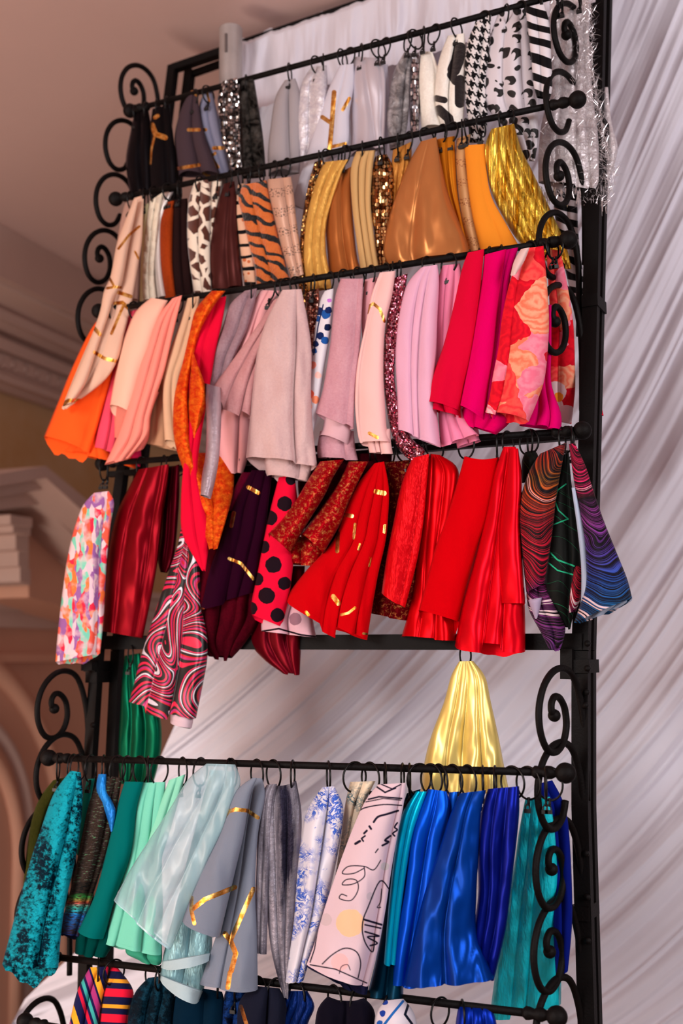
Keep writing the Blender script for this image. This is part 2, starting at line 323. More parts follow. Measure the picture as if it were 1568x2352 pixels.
w0 = WP - A_ * 5; w1 = WP + A_ * 5.5
zs = atWall(0, 1345).z
def wallquad(name, za, zb, mat): return plane(name, [Vector((w0.x, w0.y, za)), Vector((w1.x, w1.y, za)), Vector((w1.x, w1.y, zb)), Vector((w0.x, w0.y, zb))], mat)
wallquad('wall_left', 0, zs, PINKWALL); wallquad('wall_left_upper', zs, CEIL, GOLDWALL)
plane('ceiling', [w0 + NW * -.1, w1 + NW * -.1, w1 + NW * 9, w0 + NW * 9], CEILM)
plane('wall_back', [Vector((p.x, p.y, z)) for p, z in ((w1 - NW * .1, 0), (w1 + NW * 9, 0), (w1 + NW * 9, CEIL), (w1 - NW * .1, CEIL))], PINKWALL)
plane('floor', [Vector((p.x, p.y, 0)) for p in (w0 - NW * .1, w1 - NW * .1, w1 + NW * 9, w0 + NW * 9)], FLOORM)
def extrude_profile(name, prof, mat):        # prof: (pixel row at x=0, outward) from the top down
    b = MB(); n = len(prof); vs = []
    for t in (-4.5, 5.4):
        for y, o in prof:
            z = CEIL if y == 0 else atWall(0, y, o).z; q = WP + A_ * t + NW * o; vs.append(Vector((q.x, q.y, z)))
    b.add(vs, [(i, i + 1, n + i + 1, n + i) for i in range(n - 1)]); return structure(b.build(name, mat, smooth=False))
extrude_profile('trim_1', [(0, .34), (636, .34), (640, .31), (655, .30), (668, .26), (690, .20), (705, .17), (708, .19), (730, .185), (733, .16), (758, .11), (764, .07), (770, .07), (774, .12), (800, .115), (806, .08), (850, .075), (856, .10), (872, .09), (876, .06), (894, .03), (900, .005)], PLASTER)
b = MB(); za = atWall(0, 812, .08).z; zb = atWall(0, 846, .08).z
for i in range(90):
    q = WP + A_ * (-1 + i * .085) + NW * .08; b.box((q.x, q.y, (za + zb) / 2), (.026, .014, abs(za - zb) / 2 * .85), (A_, NW, Vector((0, 0, 1))))
    b.tube([(q.x + A_.x * .0425 - NW.x * .0, q.y + A_.y * .0425, za - .01), (q.x + A_.x * .0425 + NW.x * .01, q.y + A_.y * .0425 + NW.y * .01, (za + zb) / 2), (q.x + A_.x * .0425, q.y + A_.y * .0425, zb + .01)], .01, 6)
structure(b.build('trim_2', PLASTER, smooth=False))
def wprism(name, poly, o0, o1, mat):
    n = len(poly); vs = [atWall(x, y, o1) for x, y in poly]; vs += [v - NW * (o1 - o0) for v in vs]
    fs = [list(range(n)), list(range(2 * n - 1, n - 1, -1))] + [[i, (i + 1) % n, n + (i + 1) % n, n + i] for i in range(n)]
    b = MB(); b.add(vs, fs); return structure(b.build(name, mat, smooth=False))
# projecting door hood with a raking side, its bracket and the mouldings under it
wprism('trim_3', [(-260, 1150), (-70, 1100), (105, 1070), (330, 1255), (330, 1300), (105, 1098), (-70, 1128), (-260, 1178)], 0, .62, PLASTER)
wprism('trim_4', [(-260, 1176), (-70, 1126), (103, 1096), (330, 1298), (330, 1330), (100, 1124), (-70, 1152), (-260, 1200)], 0, .56, PLASTER)
wprism('trim_5', [(-260, 1198), (-70, 1150), (98, 1122), (330, 1326), (330, 1390), (96, 1158), (-70, 1180), (-260, 1230)], 0, .48, PLASTER)
wprism('trim_6', [(62, 1180), (100, 1162), (330, 1385), (330, 1450), (165, 1400), (66, 1372)], 0, .30, PINKWALL)
for i, (x0, x1, y0, y1, o) in enumerate([(24, 74, 1182, 1204, .44), (30, 70, 1204, 1222, .42), (36, 66, 1222, 1262, .38), (42, 66, 1262, 1300, .36), (46, 70, 1300, 1336, .35)]):
    wprism('trim_%d' % (7 + i), [(x0, y0), (x1, y0 + 8), (x1, y1 + 8), (x0, y1)], 0, o, PLASTER)
extrude_profile('trim_12', [(1326, .0), (1326, .16), (1344, .16), (1346, .12), (1372, .11), (1374, .08), (1400, .07), (1402, .04), (1440, .035), (1442, 0)], PLASTER)
extrude_profile('trim_13', [(1500, .0), (1501, .03), (1522, .035), (1524, 0)], PINKWALL)
def arch(name, p3, r, mat):
    P = [atWall(x, y, .01) for x, y in p3]; q = [((p - WP).dot(A_), p.z) for p in P]
    (ax, ay), (bx, by), (cx, cy) = q; D = 2 * (ax * (by - cy) + bx * (cy - ay) + cx * (ay - by))
    ux = ((ax * ax + ay * ay) * (by - cy) + (bx * bx + by * by) * (cy - ay) + (cx * cx + cy * cy) * (ay - by)) / D
    uy = ((ax * ax + ay * ay) * (cx - bx) + (bx * bx + by * by) * (ax - cx) + (cx * cx + cy * cy) * (bx - ax)) / D
    R = math.hypot(ax - ux, ay - uy); b = MB(); pts = []
    for i in range(41):
        a = PI * (1 - i / 40); pts.append(WP + A_ * (ux + R * math.cos(a)) + Vector((0, 0, uy + R * math.sin(a) - WP.z)))
    pts.append(Vector((pts[-1].x, pts[-1].y, .05))); pts.insert(0, Vector((pts[0].x, pts[0].y, .05)))
    b.tube(pts, r, 8); return structure(b.build(name, mat))
arch('trim_14', [(0, 1544), (57, 1614), (100, 1700)], .045, PINKWALL); arch('trim_15', [(0, 1684), (36, 1745), (64, 1850)], .03, PLASTER); arch('trim_16', [(0, 1760), (18, 1800), (40, 1890)], .035, PINKWALL)
# ------------------------------------------------------------------ sheer curtains
def curtain_mat(key, c, tr):
    n = NT(key); uv = n.n('ShaderNodeTexCoord').outputs['Object']; n.P(col=lin(c), rough=.7, spec=.3, sheen=.3)
    t = n.n('ShaderNodeBsdfTranslucent', {0: lin(c)}).outputs[0]; mx = n.n('ShaderNodeMixShader', {0: tr, 1: n.b.outputs[0], 2: t}); n.set(n.out.inputs[0], mx.outputs[0])
    n.P(nrm=n.bump(n.noise(uv, 400, 2), .08, .001)); return n.m
SHEER = curtain_mat('white_sheer', (236, 234, 246), .2); DRAPE = curtain_mat('white_drape', (232, 228, 238), .15)
def sheet(name, fn, nu, nv, mat, parent=None, uvs=1):
    vs = []; fs = []; px = []
    for j in range(nv + 1):
        for i in range(nu + 1):
            x, y, dep = fn(i / nu, j / nv); vs.append(atY(x, y, dep)); px.append((x / 100, -y / 100))
    for j in range(nv):
        for i in range(nu): a = j * (nu + 1) + i; fs.append((a, a + 1, a + nu + 2, a + nu + 1))
    o = mk(name, vs, fs, mat, parent); l = o.data.uv_layers.new(name='px'); fl = []
    for f in fs:
        for k in f: fl += px[k]
    l.data.foreach_set('uv', fl); return o
def pl(pts, y):
    if y <= pts[0][0]: return pts[0][1]
    for (a, va), (b, vb) in zip(pts[:-1], pts[1:]):
        if y <= b: return va + (vb - va) * (y - a) / (b - a)
    return pts[-1][1]
LB = [(60, 556), (250, 590), (700, 520), (1100, 480), (1490, 468), (1600, 430), (1740, 368), (1850, 335), (2150, 215), (2290, 60), (2420, -10)]
vs = []; px_ = []; fl_ = []; NC, NR = 860, 100      # the grid follows the folds, so every fold stays a clean line
for j_ in range(NR + 1):
    for i_ in range(NC + 1):
        y = -300 + 2760 * j_ / NR; c = 380 + (2980 - 380) * i_ / NC; k = .00016
        x = (c - .4 * y - 1.25 * k * y * y) / (1 - k * y * y / 1600); xl = pl(LB, y); f_ = -1 if x < xl else 1 if x > 1760 else 0
        x = min(1760, max(xl, x)); rl = 166 - .34 * (x - 404)
        if y < rl: f_ = f_ or 2; y = rl
        c += 9 * noise.noise(Vector((c / 90, y / 420, 21)))
        h = noise.noise(Vector((c / 130, y / 1500, 0))) * .045 + noise.noise(Vector((c / 46, y / 1300, 5))) * .022 + noise.noise(Vector((c / 21, y / 900, 9))) * .006
        for q_, a_ in ((58, .009), (31, .003)): h -= a_ * max(0.0, 1 - 7 * abs(noise.noise(Vector((c / q_, y / 1700, 12 + q_)))))
        if f_ in (-1, 1): h *= .2
        vs.append(atY(x, y, .46 + h - .04 * j_ / NR)); px_.append((x / 100, -y / 100)); fl_.append(f_)
fs = []
for j_ in range(NR):
    for i_ in range(NC):
        a = j_ * (NC + 1) + i_; q = (a, a + 1, a + NC + 2, a + NC + 1); f4 = [fl_[k] for k in q]
        if f4[0] and f4.count(f4[0]) == 4: continue
        fs.append(q)
o = mk('sheer_curtain', vs, fs, SHEER); bm_ = bmesh.new(); bm_.from_mesh(o.data); bmesh.ops.delete(bm_, geom=[v for v in bm_.verts if not v.link_faces], context='VERTS'); bm_.to_mesh(o.data); bm_.free()
tag(o, 'white sheer curtain in long diagonal folds behind and right of the black rack', 'curtain')
def drape(u, v):
    x = 541 + (1368 - 541) * u; top = 152 - .34 * (x - 404) - 10 + 6 * noise.noise(Vector((x / 30, 2, 0))) + 3 * noise.noise(Vector((x / 11, 7, 0))); y = top + (165 + 25 * u + 6 * noise.noise(Vector((x / 50, 1, 5)))) * v
    x += 30 * v * (1 - u) ** 4 + 14 * v * noise.noise(Vector((x / 90, 3, 3)))
    f = min(1, v * 4)
    h = noise.noise(Vector((x / 24 + .5 * noise.noise(Vector((x / 60, v * 2, 1))), v * 1.3, 4))) * .012 + noise.noise(Vector((x / 9, v * 2.2, 6))) * .004 + noise.noise(Vector((x / 60, v * 1.0, 8))) * .022; P = atY(x, y, .25)
    return x, y, lean(P.z) - .03 + h * (.5 + .5 * f) + (.045 * (1 - v * 14) if v < .07 else 0)
tag(sheet('draped_curtain', drape, 330, 50, DRAPE), 'white curtain gathered over the top rail of the rack in small vertical folds', 'curtain')
# ------------------------------------------------------------------ the black iron rack
rack = empty('display_rack', (-.55, .03, 0)); tag(rack, 'tall black wrought iron display rack with curled side scrolls and hanging bars', 'rack')
XV = Vector((1, 0, 0))
def post(pts, off, wd=.024, dp=.02, name='post'):
    b = MB()
    for (p, q) in zip(pts[:-1], pts[1:]): b.bar(atRack(p[0], p[1], off), atRack(q[0], q[1], off), wd, dp)
    return b.build(name, IRON, rack, False)
post([(190, 2500), (200, 2000), (208, 1740), (224, 1495), (300, 950), (398, 152)], 0); post([(236, 2500), (250, 2000), (258, 1740), (270, 1495), (340, 950), (436, 165)], .045)
post([(1362, 2700), (1349, 2352), (1334, 1850), (1334, 1495), (1352, 900), (1374, 0), (1380, -190)], 0, .03); post([(1380, 2700), (1366, 2352), (1352, 1850), (1352, 1495), (1368, 900), (1392, 0), (1398, -190)], .045, .022)
def rail(a, b_, off, wd, dp=.02, name='rail'):
    m = MB(); m.bar(atRack(a[0], a[1], off), atRack(b_[0], b_[1], off), dp, wd, Vector((0, 1, 0))); return m.build(name, IRON, rack, False)
rail((398, 158), (1376, -176), 0, .018, .022); rail((436, 172), (1392, -168), .045, .014, .016)
rail((220, 1476), (1340, 1474), 0, .030, .025); rail((250, 1090), (1350, 1000), .0, .012, .02)
b = MB()
for (x, y) in ((228, 1530), (232, 1555), (222, 1900), (1344, 1530), (1344, 2090), (1345, 1250), (1364, 700), (1380, 300)): b = MB(); b.box(atRack(x, y, .02), (.016, .035, .012)); b.build('bracket', IRON, rack, False)
b = MB(); b.bar(atRack(1303, 1490, -.01), atRack(1303, 1560, -.01), .022, .02); b.build('bracket', IRON, rack, False); b = MB(); b.bar(atRack(205, 1522, -.03), atRack(205, 1540, -.03), .03, .02); b.build('bracket', IRON, rack, False)
b = MB()
for (x, y) in ((1350, 1478), (1350, 1535), (1347, 1590), (1345, 1620), (1346, 1960), (1348, 2060), (1350, 2160), (216, 1665)):
    P = atRack(x, y, -.013); b = MB(); b.tube([P, P + Vector((0, -.006, 0))], .006, 8); b.build('bolt', IRON, rack)
# one scroll, measured in the side plane: (forward, up) from its highest point
SC = [(-.012, -.235), (-.010, -.15), (-.004, -.095), (.012, -.045), (.035, -.012), (.068, 0), (.105, -.006), (.138, -.030), (.156, -.066), (.154, -.104), (.134, -.134), (.104, -.142), (.076, -.128), (.062, -.100), (.066, -.070), (.082, -.052), (.100, -.048), (.112, -.058), (.113, -.072), (.104, -.080)]
def spline(pts, n=6, closed=False):
    out = []; m = len(pts); pts = [Vector(p) for p in pts]
    for i in range(m - 1):
        p0, p1, p2, p3 = pts[max(i - 1, 0)], pts[i], pts[i + 1], pts[min(i + 2, m - 1)]
        for k in range(n):
            t = k / n; out.append(.5 * ((2 * p1) + (p2 - p0) * t + (2 * p0 - 5 * p1 + 4 * p2 - p3) * t * t + (3 * p1 - p0 - 3 * p2 + p3) * t ** 3))
    out.append(pts[-1]); return out
def scroll(px, py, carry, sc=1.0, off=-.078, spl=0.0):
    T = atRack(px, py, off); x0 = T.x; y0 = T.y + .068 * 1.0
    pts = [Vector((0, f_ * sc, z_ * sc)) for f_, z_ in SC[:(14 if carry else 20)]]
    sp = spline([(p.x, p.y, p.z) for p in pts], 5); b = MB(); P3 = []
    for p in sp:
        z = T.z + p.z; P3.append(Vector((x0 - (max(0.0, p.y) - .068) * spl, y0 - p.y + (lean(z) - lean(T.z)) * .8, z)))
    rr = [.0062] * len(P3)
    b.tube(P3, rr, 10)
    if not carry: b.ball(P3[-1], .011)
    return b.build('scroll', IRON, rack)
for (x, y, c) in [(1320, 20, 0), (1304, 175, 1), (1304, 335, 0), (1290, 495, 1), (1296, 660, 0), (1292, 1535, 0), (1290, 1705, 1), (1286, 1880, 0), (1282, 2065, 0), (1286, 2245, 1)]: scroll(x, y, c, 1.0, spl=.2)
for (x, y, c) in [(335, 160, 0), (302, 285, 1), (282, 408, 1), (258, 535, 0), (244, 668, 1), (152, 1541, 0), (150, 1687, 1), (118, 1850, 0), (108, 2000, 0), (100, 2294, 1)]: scroll(x, y, c, 1.0)
BARS = {'A': ((308, 252), (1322, -22), -.155), 'B': ((275, 455), (1312, 232), -.155), 'C': ((237, 713), (1290, 553), -.165), 'D': ((245, 1064), (1322, 990), -.08), 'F': ((122, 1741), (1282, 1775), -.165), 'G': ((100, 2195), (1262, 2333), -.165), 'H': ((68, 2348), (1262, 2560), -.165)}
BW = {}
for k, (l, r, off) in BARS.items():
    a = atRack(l[0], l[1], off); c = atRack(r[0], r[1], off); m = (a.y + c.y) / 2
    a = atY(l[0], l[1], m); c = atY(r[0], r[1], m); BW[k] = (a, c); d = (c - a).normalized()
    b = MB(); b.tube([a, c], .0066, 12); hb = b.build('hanging_bar', IRON, rack)
    for p, sg_ in ((a, -1), (c, 1)):
        f = MB(); f.tube([p + d * sg_ * t for t in (-.045, -.040, -.034, -.026, -.020, -.012, -.006, 0)], [.007, .011, .0105, .008, .0115, .011, .008, .008], 14); f.ball(p + d * sg_ * .012, .0175)
        f.build('finial', IRON, hb)
for (l, r) in (((1245, 175), (1340, 250)), ): pass
def barpoint(k, px):
    a, c = BW[k]; lo, hi = -.15, 1.15
    for _ in range(30):
        m = (lo + hi) / 2
        if proj(a.lerp(c, m))[0] < px: lo = m
        else: hi = m
    return a.lerp(c, lo)
BW['E'] = (atRack(225, 1490, -.004), atRack(1340, 1488, -.004))
# silver pipe
b = MB(); p0 = atY(533, 1390, .20); p1 = atY(533, 66, .20); p1 = Vector((p0.x, p0.y, p1.z)); X_ = atY(530, 100, .2).x; q0 = Vector((X_, .20, p0.z)); q1 = Vector((X_, .20, p1.z))
ALU = simple('brushed_aluminium', (178, 170, 168), .45, .55, .5, (14, .25, .1)); n_ = 28; R_ = .0285
b.tube([q0, q1], R_, n_, cap=False); b.tube([q1, q0], R_ - .003, n_, cap=False)
vs = [q1 + Vector((math.cos(2 * PI * i / n_), math.sin(2 * PI * i / n_), 0)) * r for r in (R_, R_ - .003) for i in range(n_)]
b.add(vs, [(i, (i + 1) % n_, n_ + (i + 1) % n_, n_ + i) for i in range(n_)]); pipe = b.build('metal_pipe', ALU)
tag(pipe, 'silver aluminium pipe standing upright behind the top left of the rack', 'pipe')
b = MB(); sl = [atY(519, 78 + t * 42 / 8, .20 - R_) for t in range(9)]; b.tube(sl, .0036, 8); b.build('slot', simple('slot_dark', (96, 84, 82), .7), pipe)
# ------------------------------------------------------------------ hanging cloths
YB = {k: (a.y + c.y) / 2 for k, (a, c) in BW.items()}; YB['E'] = -.012
RDIA = {'A': .021, 'B': .021, 'C': .021, 'D': .024, 'E': .022, 'F': .027, 'G': .024}
def cr(p0, p1, p2, p3, t): return .5 * ((2 * p1) + (p2 - p0) * t + (2 * p0 - 5 * p1 + 4 * p2 - p3) * t * t + (3 * p1 - p0 - 3 * p2 + p3) * t ** 3)
def build_sheet(name, Q, Y, mat, parent=None, folds=None, amp=1.0, thick=1.0, bd=0.0, hem=None, dyb=0.0, wr=1.0, seed=0, res=1.0, inkseg=None, sag=0.0, pinch=1.0):
    """a hanging folded cloth as a closed flattened tube with an open hem: Q = stations (xl,yl,xr,yr) down the cloth"""
    rg = random.Random(seed); n = len(Q); ctr = [((q[0] + q[2]) / 2, (q[1] + q[3]) / 2) for q in Q]
    L = [0]
    for a, c in zip(ctr[:-1], ctr[1:]): L.append(L[-1] + max(1, math.hypot(c[0] - a[0], c[1] - a[1])))
    wmax = max(math.hypot(q[2] - q[0], q[3] - q[1]) for q in Q)
    if folds is None:
        m = max(1, min(6, round(wmax / 34.0))); folds = []
        for i in range(1, m): folds.append((i / m + rg.uniform(-.1, .1) / m * 2.2, i / m + rg.uniform(-.12, .12) / m * 2.2))
    F = [(0, 0)] + [(f, f) if not isinstance(f, tuple) else f for f in folds] + [(1, 1)]; nl = len(F) - 1
    skew = [rg.uniform(-.45, .45) for _ in range(nl)]; la = [rg.uniform(.75, 1.15) for _ in range(nl)]; ph = [rg.uniform(0, 9) for _ in range(4)]
    hemd = hem or [rg.uniform(-3, 5) for _ in range(nl)]
    per = max(8, int(min(16, wmax / nl / 4.0)) * res); per = int(per); nf = per * nl; nb = max(10, nf // 2); nt = int(max(20, min(90, L[-1] / 7.0)) * res)
    cols = [(li, k / per) for li in range(nl) for k in range(per)] + [(nl - 1, 1.0)]
    V = []; PX = []; ST = []
    k4 = 2.5 / 2654.0
    for j in range(nt + 1):
        t = j / nt; l = t * L[-1]; i = 0
        while i < n - 2 and l > L[i + 1]: i += 1
        u = (l - L[i]) / (L[i + 1] - L[i]); q = [cr(Q[max(i - 1, 0)][c], Q[i][c], Q[i + 1][c], Q[min(i + 2, n - 1)][c], u) for c in range(4)]
        wpx = math.hypot(q[2] - q[0], q[3] - q[1]); wm = wpx * k4 * .9; yb = Y + dyb * t; grow = 1 - (1 - min(1, t / .25)) ** 2 * .45 * pinch
        row = []
        te = max(0, (t - .72) / .28) ** 2; tt = max(0, 1 - t / .12) ** 2
        for (li, qv) in cols:
            a = F[li][0] * (1 - t) + F[li][1] * t; c = F[li + 1][0] * (1 - t) + F[li + 1][1] * t; s = a + (c - a) * qv; x_ = qv * 2 - 1
            lw = (c - a) * wm; prof = (1 - abs(x_) ** 2.3) ** .62 if abs(x_) < 1 else 0
            h = prof * lw * .42 * amp * la[li] * grow * (1 + skew[li] * x_ * .7) + thick * .13 * wm * max(0, math.sin(PI * s)) ** .6 * grow
            edge = min(1, s * 9, (1 - s) * 9)
            x = q[0] + (q[2] - q[0]) * s; y = q[1] + (q[3] - q[1]) * s
            h += edge * wr * wm * (.075 * noise.noise(Vector((x / 34 + ph[0] * 9, y / 105, seed * .37))) + .022 * noise.noise(Vector((x / 20, y / 44, seed * .7 + 4))))
            h = min(h, .055); row.append((s, x, y, max(h, 0), li))
        fr = []
        for (s, x, y, h, li) in row:
            hd = hemd[li % len(hemd)] * math.sin(PI * min(1, max(0, s))) ** .3
            y2 = y + te * (hd + (y - 1505) / 2.1 * h * .8) + tt * sag * math.sin(PI * s)
            fr.append((x, y2, yb - h, s))
        bk = []
        for m in range(1, nb):
            s = 1 - m / nb; x = q[0] + (q[2] - q[0]) * s; y = q[1] + (q[3] - q[1]) * s; hb = thick * .12 * wm * math.sin(PI * s) ** .7 + .002
            wv = (1 + .22 * math.sin(s * 9 + ph[1]) + .15 * math.sin(s * 21 + ph[2])) if bd else 1
            bk.append((x, y + te * (bd * math.sin(PI * s) ** .55 * wv - (y - 1505) / 2.1 * hb * .6) + tt * sag * math.sin(PI * s), yb + hb, s))
        for (x, y, d, s) in fr + bk:
            V.append(atY(x, y, d)); PX.append((x / 100, -y / 100)); ST.append((s, (L[-1] - l) / 100))
    M = nf + nb; faces = []; lob = []
    # ring order: front 0..nf, then back nb-1 vertices, closing onto 0
    for j in range(nt):
        for m in range(M):
            a = j * M + m; c = j * M + (m + 1) % M; faces.append((a, c, c + M, a + M)); lob.append(cols[min(m, nf)][0] if m < nf else -1 - (m - nf) // 8)
    o = mk(name, V, faces, mat, parent); me = o.data; up = me.uv_layers.new(name='px'); ut = me.uv_layers.new(name='pat'); us = me.uv_layers.new(name='st'); A = []; B = []; C = []
    ox = rg.uniform(0, 40); oy = rg.uniform(0, 40)
    for f, lb in zip(faces, lob):
        for v in f:
            A += PX[v]; B += (PX[v][0] + ox + lb * 1.71, PX[v][1] + oy + lb * .83); C += ST[v]
    up.data.foreach_set('uv', A); ut.data.foreach_set('uv', B); us.data.foreach_set('uv', C)
    if inkseg: inkmask(me, PX, inkseg)
    return o
NRING = [0]
def ring(bar, px, topy, who, cut=None):
    P = barpoint(bar, px); R = RDIA[bar]; NRING[0] += 1; rg = random.Random(NRING[0] * 3 + 1)
    yaw = rg.choice([rg.uniform(.25, .7), rg.uniform(.8, 1.25), rg.uniform(-.5, .2)]); c = P + Vector((0, 0, .0066 + .0019 - R))
    ax = Vector((math.cos(yaw), math.sin(yaw), 0)); sd = Vector((-ax.y, ax.x, 0)); b = MB()
    b.tube([c + sd * (R * math.sin(2 * PI * i / 28)) + Vector((0, 0, R * math.cos(2 * PI * i / 28))) for i in range(28)], .0019, 8, closed=True)
    o = b.build('clip_ring', WIRE)
    bt = c - Vector((0, 0, R)); e = MB(); tip = bt + Vector((0, -.003, -.019))
    e.tube([bt + Vector((0, 0, .004)), bt + Vector((0, -.001, -.006)), tip + Vector((0, 0, .010))], .0026, 8)
    for s_ in (-1, 1):
        e.tube([bt + Vector((0, -.001, -.004)), tip + Vector((s_ * .0035, -.004, .008)), tip + Vector((s_ * .0045, -.004, 0))], .0014, 6)
    e.box(tip + Vector((0, -.005, .001)), (.0055, .0025, .0032)); e.build('clip', CLIP, o, False); tag(o, who, 'ring', 'black clip rings on the hanging bars'); return o
SEED = [0]; USED = {}
ROWN = {'A': 'top', 'B': 'second', 'C': 'third', 'D': 'fourth', 'E': 'crossbar', 'F': 'fifth', 'G': 'lowest'}
def cloth(bar, short, label, mat, Q, rings=None, dy=0.0, layers=(), name='hanging_cloth', **kw):
    """layers: (part name, material, Q, depth offset, keywords)"""
    SEED[0] += 1; Y = YB[bar] + dy
    o = build_sheet(name, Q, Y, mat, seed=SEED[0], **kw); tag(o, label, 'cloth')
    for i, (pn, pm, pq, pdy, pk) in enumerate(layers):
        pm = mat if pm == 'PG' else pm; build_sheet(pn, pq, Y + pdy, pm, o, seed=SEED[0] * 7 + i, **pk)
    if rings is None: rings = [(Q[0][0] + Q[0][2]) / 2]
    for i, r in enumerate(rings):
        wh = ('',) if len(rings) == 1 else ('left', 'right') if len(rings) == 2 else ('left', 'middle', 'right')
        ring(bar, r, Q[0][1], ' '.join(('black ring %s of the %s' % (('on the ' + wh[i]) if wh[i] else 'on top', short)).split()[:16]))
    return o
fb = fabric
# ---- top row: black, grey, silver and white
cloth('A', 'plain black satin cloth', 'plain black satin cloth at the left end of the top row', fb('black_satin', 'satin', (9, 8, 10)), [(308, 262, 340, 250), (300, 300, 348, 295), (289, 365, 350, 360), (294, 420, 350, 420), (299, 450, 348, 446)], [312, 335], amp=.8)
cloth('A', 'black cloth with gold patches', 'black cloth with gold foil patches, second from left in the top row', fb('black_gold', 'satin', (11, 10, 12), foil=[([(356, 270), (362, 266)], 9), ([(349, 287), (357, 308), (379, 316)], 12), ([(355, 312), (347, 345), (345, 376)], 5)]), [(350, 250, 388, 240), (344, 300, 396, 295), (341, 370, 404, 370), (344, 445, 404, 435)], [360, 384], dy=-.012, amp=.5, folds=[(.6, .7)])
cloth('A', 'charcoal mauve cloth with gold lines', 'charcoal mauve cloth with short gold foil lines, top row', fb('charcoal_gold', 'plain', (66, 52, 58), foil=[([(433, 298), (457, 298)], 8), ([(408, 387), (457, 379)], 8), ([(441, 211), (453, 219)], 7), ([(467, 398), (483, 406)], 6)]), [(438, 208, 452, 205), (416, 250, 458, 250), (401, 310, 470, 310), (404, 360, 486, 355), (410, 405, 502, 403)], [446], folds=[(.6, .56)], amp=1.1)
cloth('A', 'blue grey cloth with gold lines', 'narrow blue grey cloth with gold foil lines, top row left', fb('bluegrey_gold', 'plain', (132, 134, 158), foil=[([(475, 212), (480, 232)], 6), ([(457, 297), (472, 298)], 8), ([(491, 340), (511, 340)], 9), ([(483, 360), (494, 352)], 7), ([(487, 364), (500, 384)], 8)]), [(472, 206, 484, 204), (457, 245, 496, 245), (462, 300, 510, 310), (480, 350, 518, 350), (503, 404, 528, 402)], [478], dy=.012, folds=[(.45, .5)])
cloth('A', 'black and silver sequin cloth', 'black and silver sequin cloth hanging over the left of the top bar', fb('silver_sequin_dark', 'sequin', (70, 66, 68), (240, 234, 232)), [(512, 186, 545, 178), (500, 225, 550, 218), (505, 300, 553, 300), (519, 350, 554, 350), (533, 394, 556, 386)], [528], dy=-.012, folds=[(.32, .3), (.78, .8)])
cloth('A', 'black crinkled foil cloth', 'black crinkled foil cloth with silver glints beside the sequin cloth', fb('black_crinkle', 'crinkle', (5, 5, 6), (96, 92, 88)), [(550, 185, 583, 180), (548, 240, 592, 235), (552, 320, 604, 315), (555, 410, 611, 405)], [566], folds=[(.5, .45)])
cloth('A', 'dove grey cloth', 'dove grey plain cloth in two long lobes, top row', fb('dove_grey', 'plain', (160, 152, 156)), [(654, 184, 678, 180), (632, 225, 688, 215), (620, 300, 690, 290), (615, 350, 690, 350), (616, 405, 688, 398)], [665], folds=[(.5, .72)])
cloth('A', 'shimmering white cloth', 'shimmering silvery white cloth beside the dove grey one, top row', fb('white_shimmer', 'shot', (206, 200, 210), (238, 234, 236)), [(716, 153, 750, 150), (693, 190, 752, 185), (681, 250, 752, 250), (680, 320, 740, 320), (684, 372, 722, 362)], [728, 742], folds=[(.3, .5)], dy=.005)
cloth('A', 'white cloth with a gold branch line', 'white plain cloth with gold foil branch line, longest of the top row', fb('white_gold', 'plain', (208, 204, 216), foil=[([(767, 212), (763, 270), (757, 340)], 11), ([(740, 269), (758, 281)], 10), ([(802, 226), (787, 252)], 8), ([(757, 338), (793, 330)], 8)]), [(780, 150, 812, 146), (756, 200, 812, 198), (730, 270, 802, 260), (706, 345, 795, 340), (690, 400, 730, 395), (667, 470, 702, 482)], [786, 800], dy=-.01, folds=[(.45, .75)], amp=.6)
cloth('A', 'lilac white cloth', 'pale lilac white cloth partly behind the creased white one, top row', fb('lilac_white', 'plain', (204, 200, 214)), [(868, 150, 890, 148), (868, 230, 893, 230), (866, 320, 890, 320), (866, 398, 888, 392)], [882], dy=.02)
cloth('A', 'creased white satin cloth', 'wide creased white satin cloth, middle of the top row', fb('white_satin', 'satin', (212, 206, 216)), [(814, 130, 876, 134), (804, 180, 884, 170), (804, 240, 886, 230), (806, 300, 884, 300), (804, 360, 882, 340)], [828, 868], dy=.002, folds=[(.35, .75), (.9, .9)], amp=.6)
cloth('A', 'crumpled silver foil cloth', 'crumpled bright silver foil cloth, top row', fb('silver_crinkle', 'crinkle', (150, 146, 150), (226, 222, 224)), [(928, 120, 946, 122), (904, 165, 942, 175), (893, 220, 940, 225), (888, 280, 936, 285), (895, 345, 924, 340)], [936], folds=[(.7, .7)], amp=1.3, wr=2.5)
cloth('A', 'silver disc sequin strip', 'narrow strip of cloth with large silver disc sequins, top row', fb('silver_discs', 'sequin', (150, 142, 150), (235, 230, 235), scale=.62), [(944, 126, 962, 120), (941, 180, 964, 180), (939, 240, 964, 240), (943, 318, 962, 312)], [953], dy=.004)
cloth('A', 'cream fleece cloth', 'cream fleece cloth left of the cow print, top row', fb('cream_fleece', 'velvet', (222, 210, 200)), [(966, 118, 992, 118), (959, 180, 1010, 170), (962, 240, 1018, 240), (968, 300, 1026, 292)], [972, 996], dy=.008, folds=[.8])
cloth('A', 'cow print cloth', 'black and cream cow print fleece cloth, top row', fb('cow_print', 'velvet', (228, 216, 204), ink=[((22, 16, 22), [([(1056, 112), (1050, 140), (1042, 160)], 30), ([(1036, 172), (1046, 186)], 20), ([(1002, 226), (1020, 230)], 15), ([(1008, 252), (1030, 272), (1036, 298)], 22), ([(1056, 184), (1056, 236)], 24)])]), [(1028, 82, 1066, 76), (1010, 130, 1070, 120), (998, 190, 1068, 190), (998, 240, 1066, 250), (1016, 300, 1062, 295)], [1048], folds=[(.5, .45)])
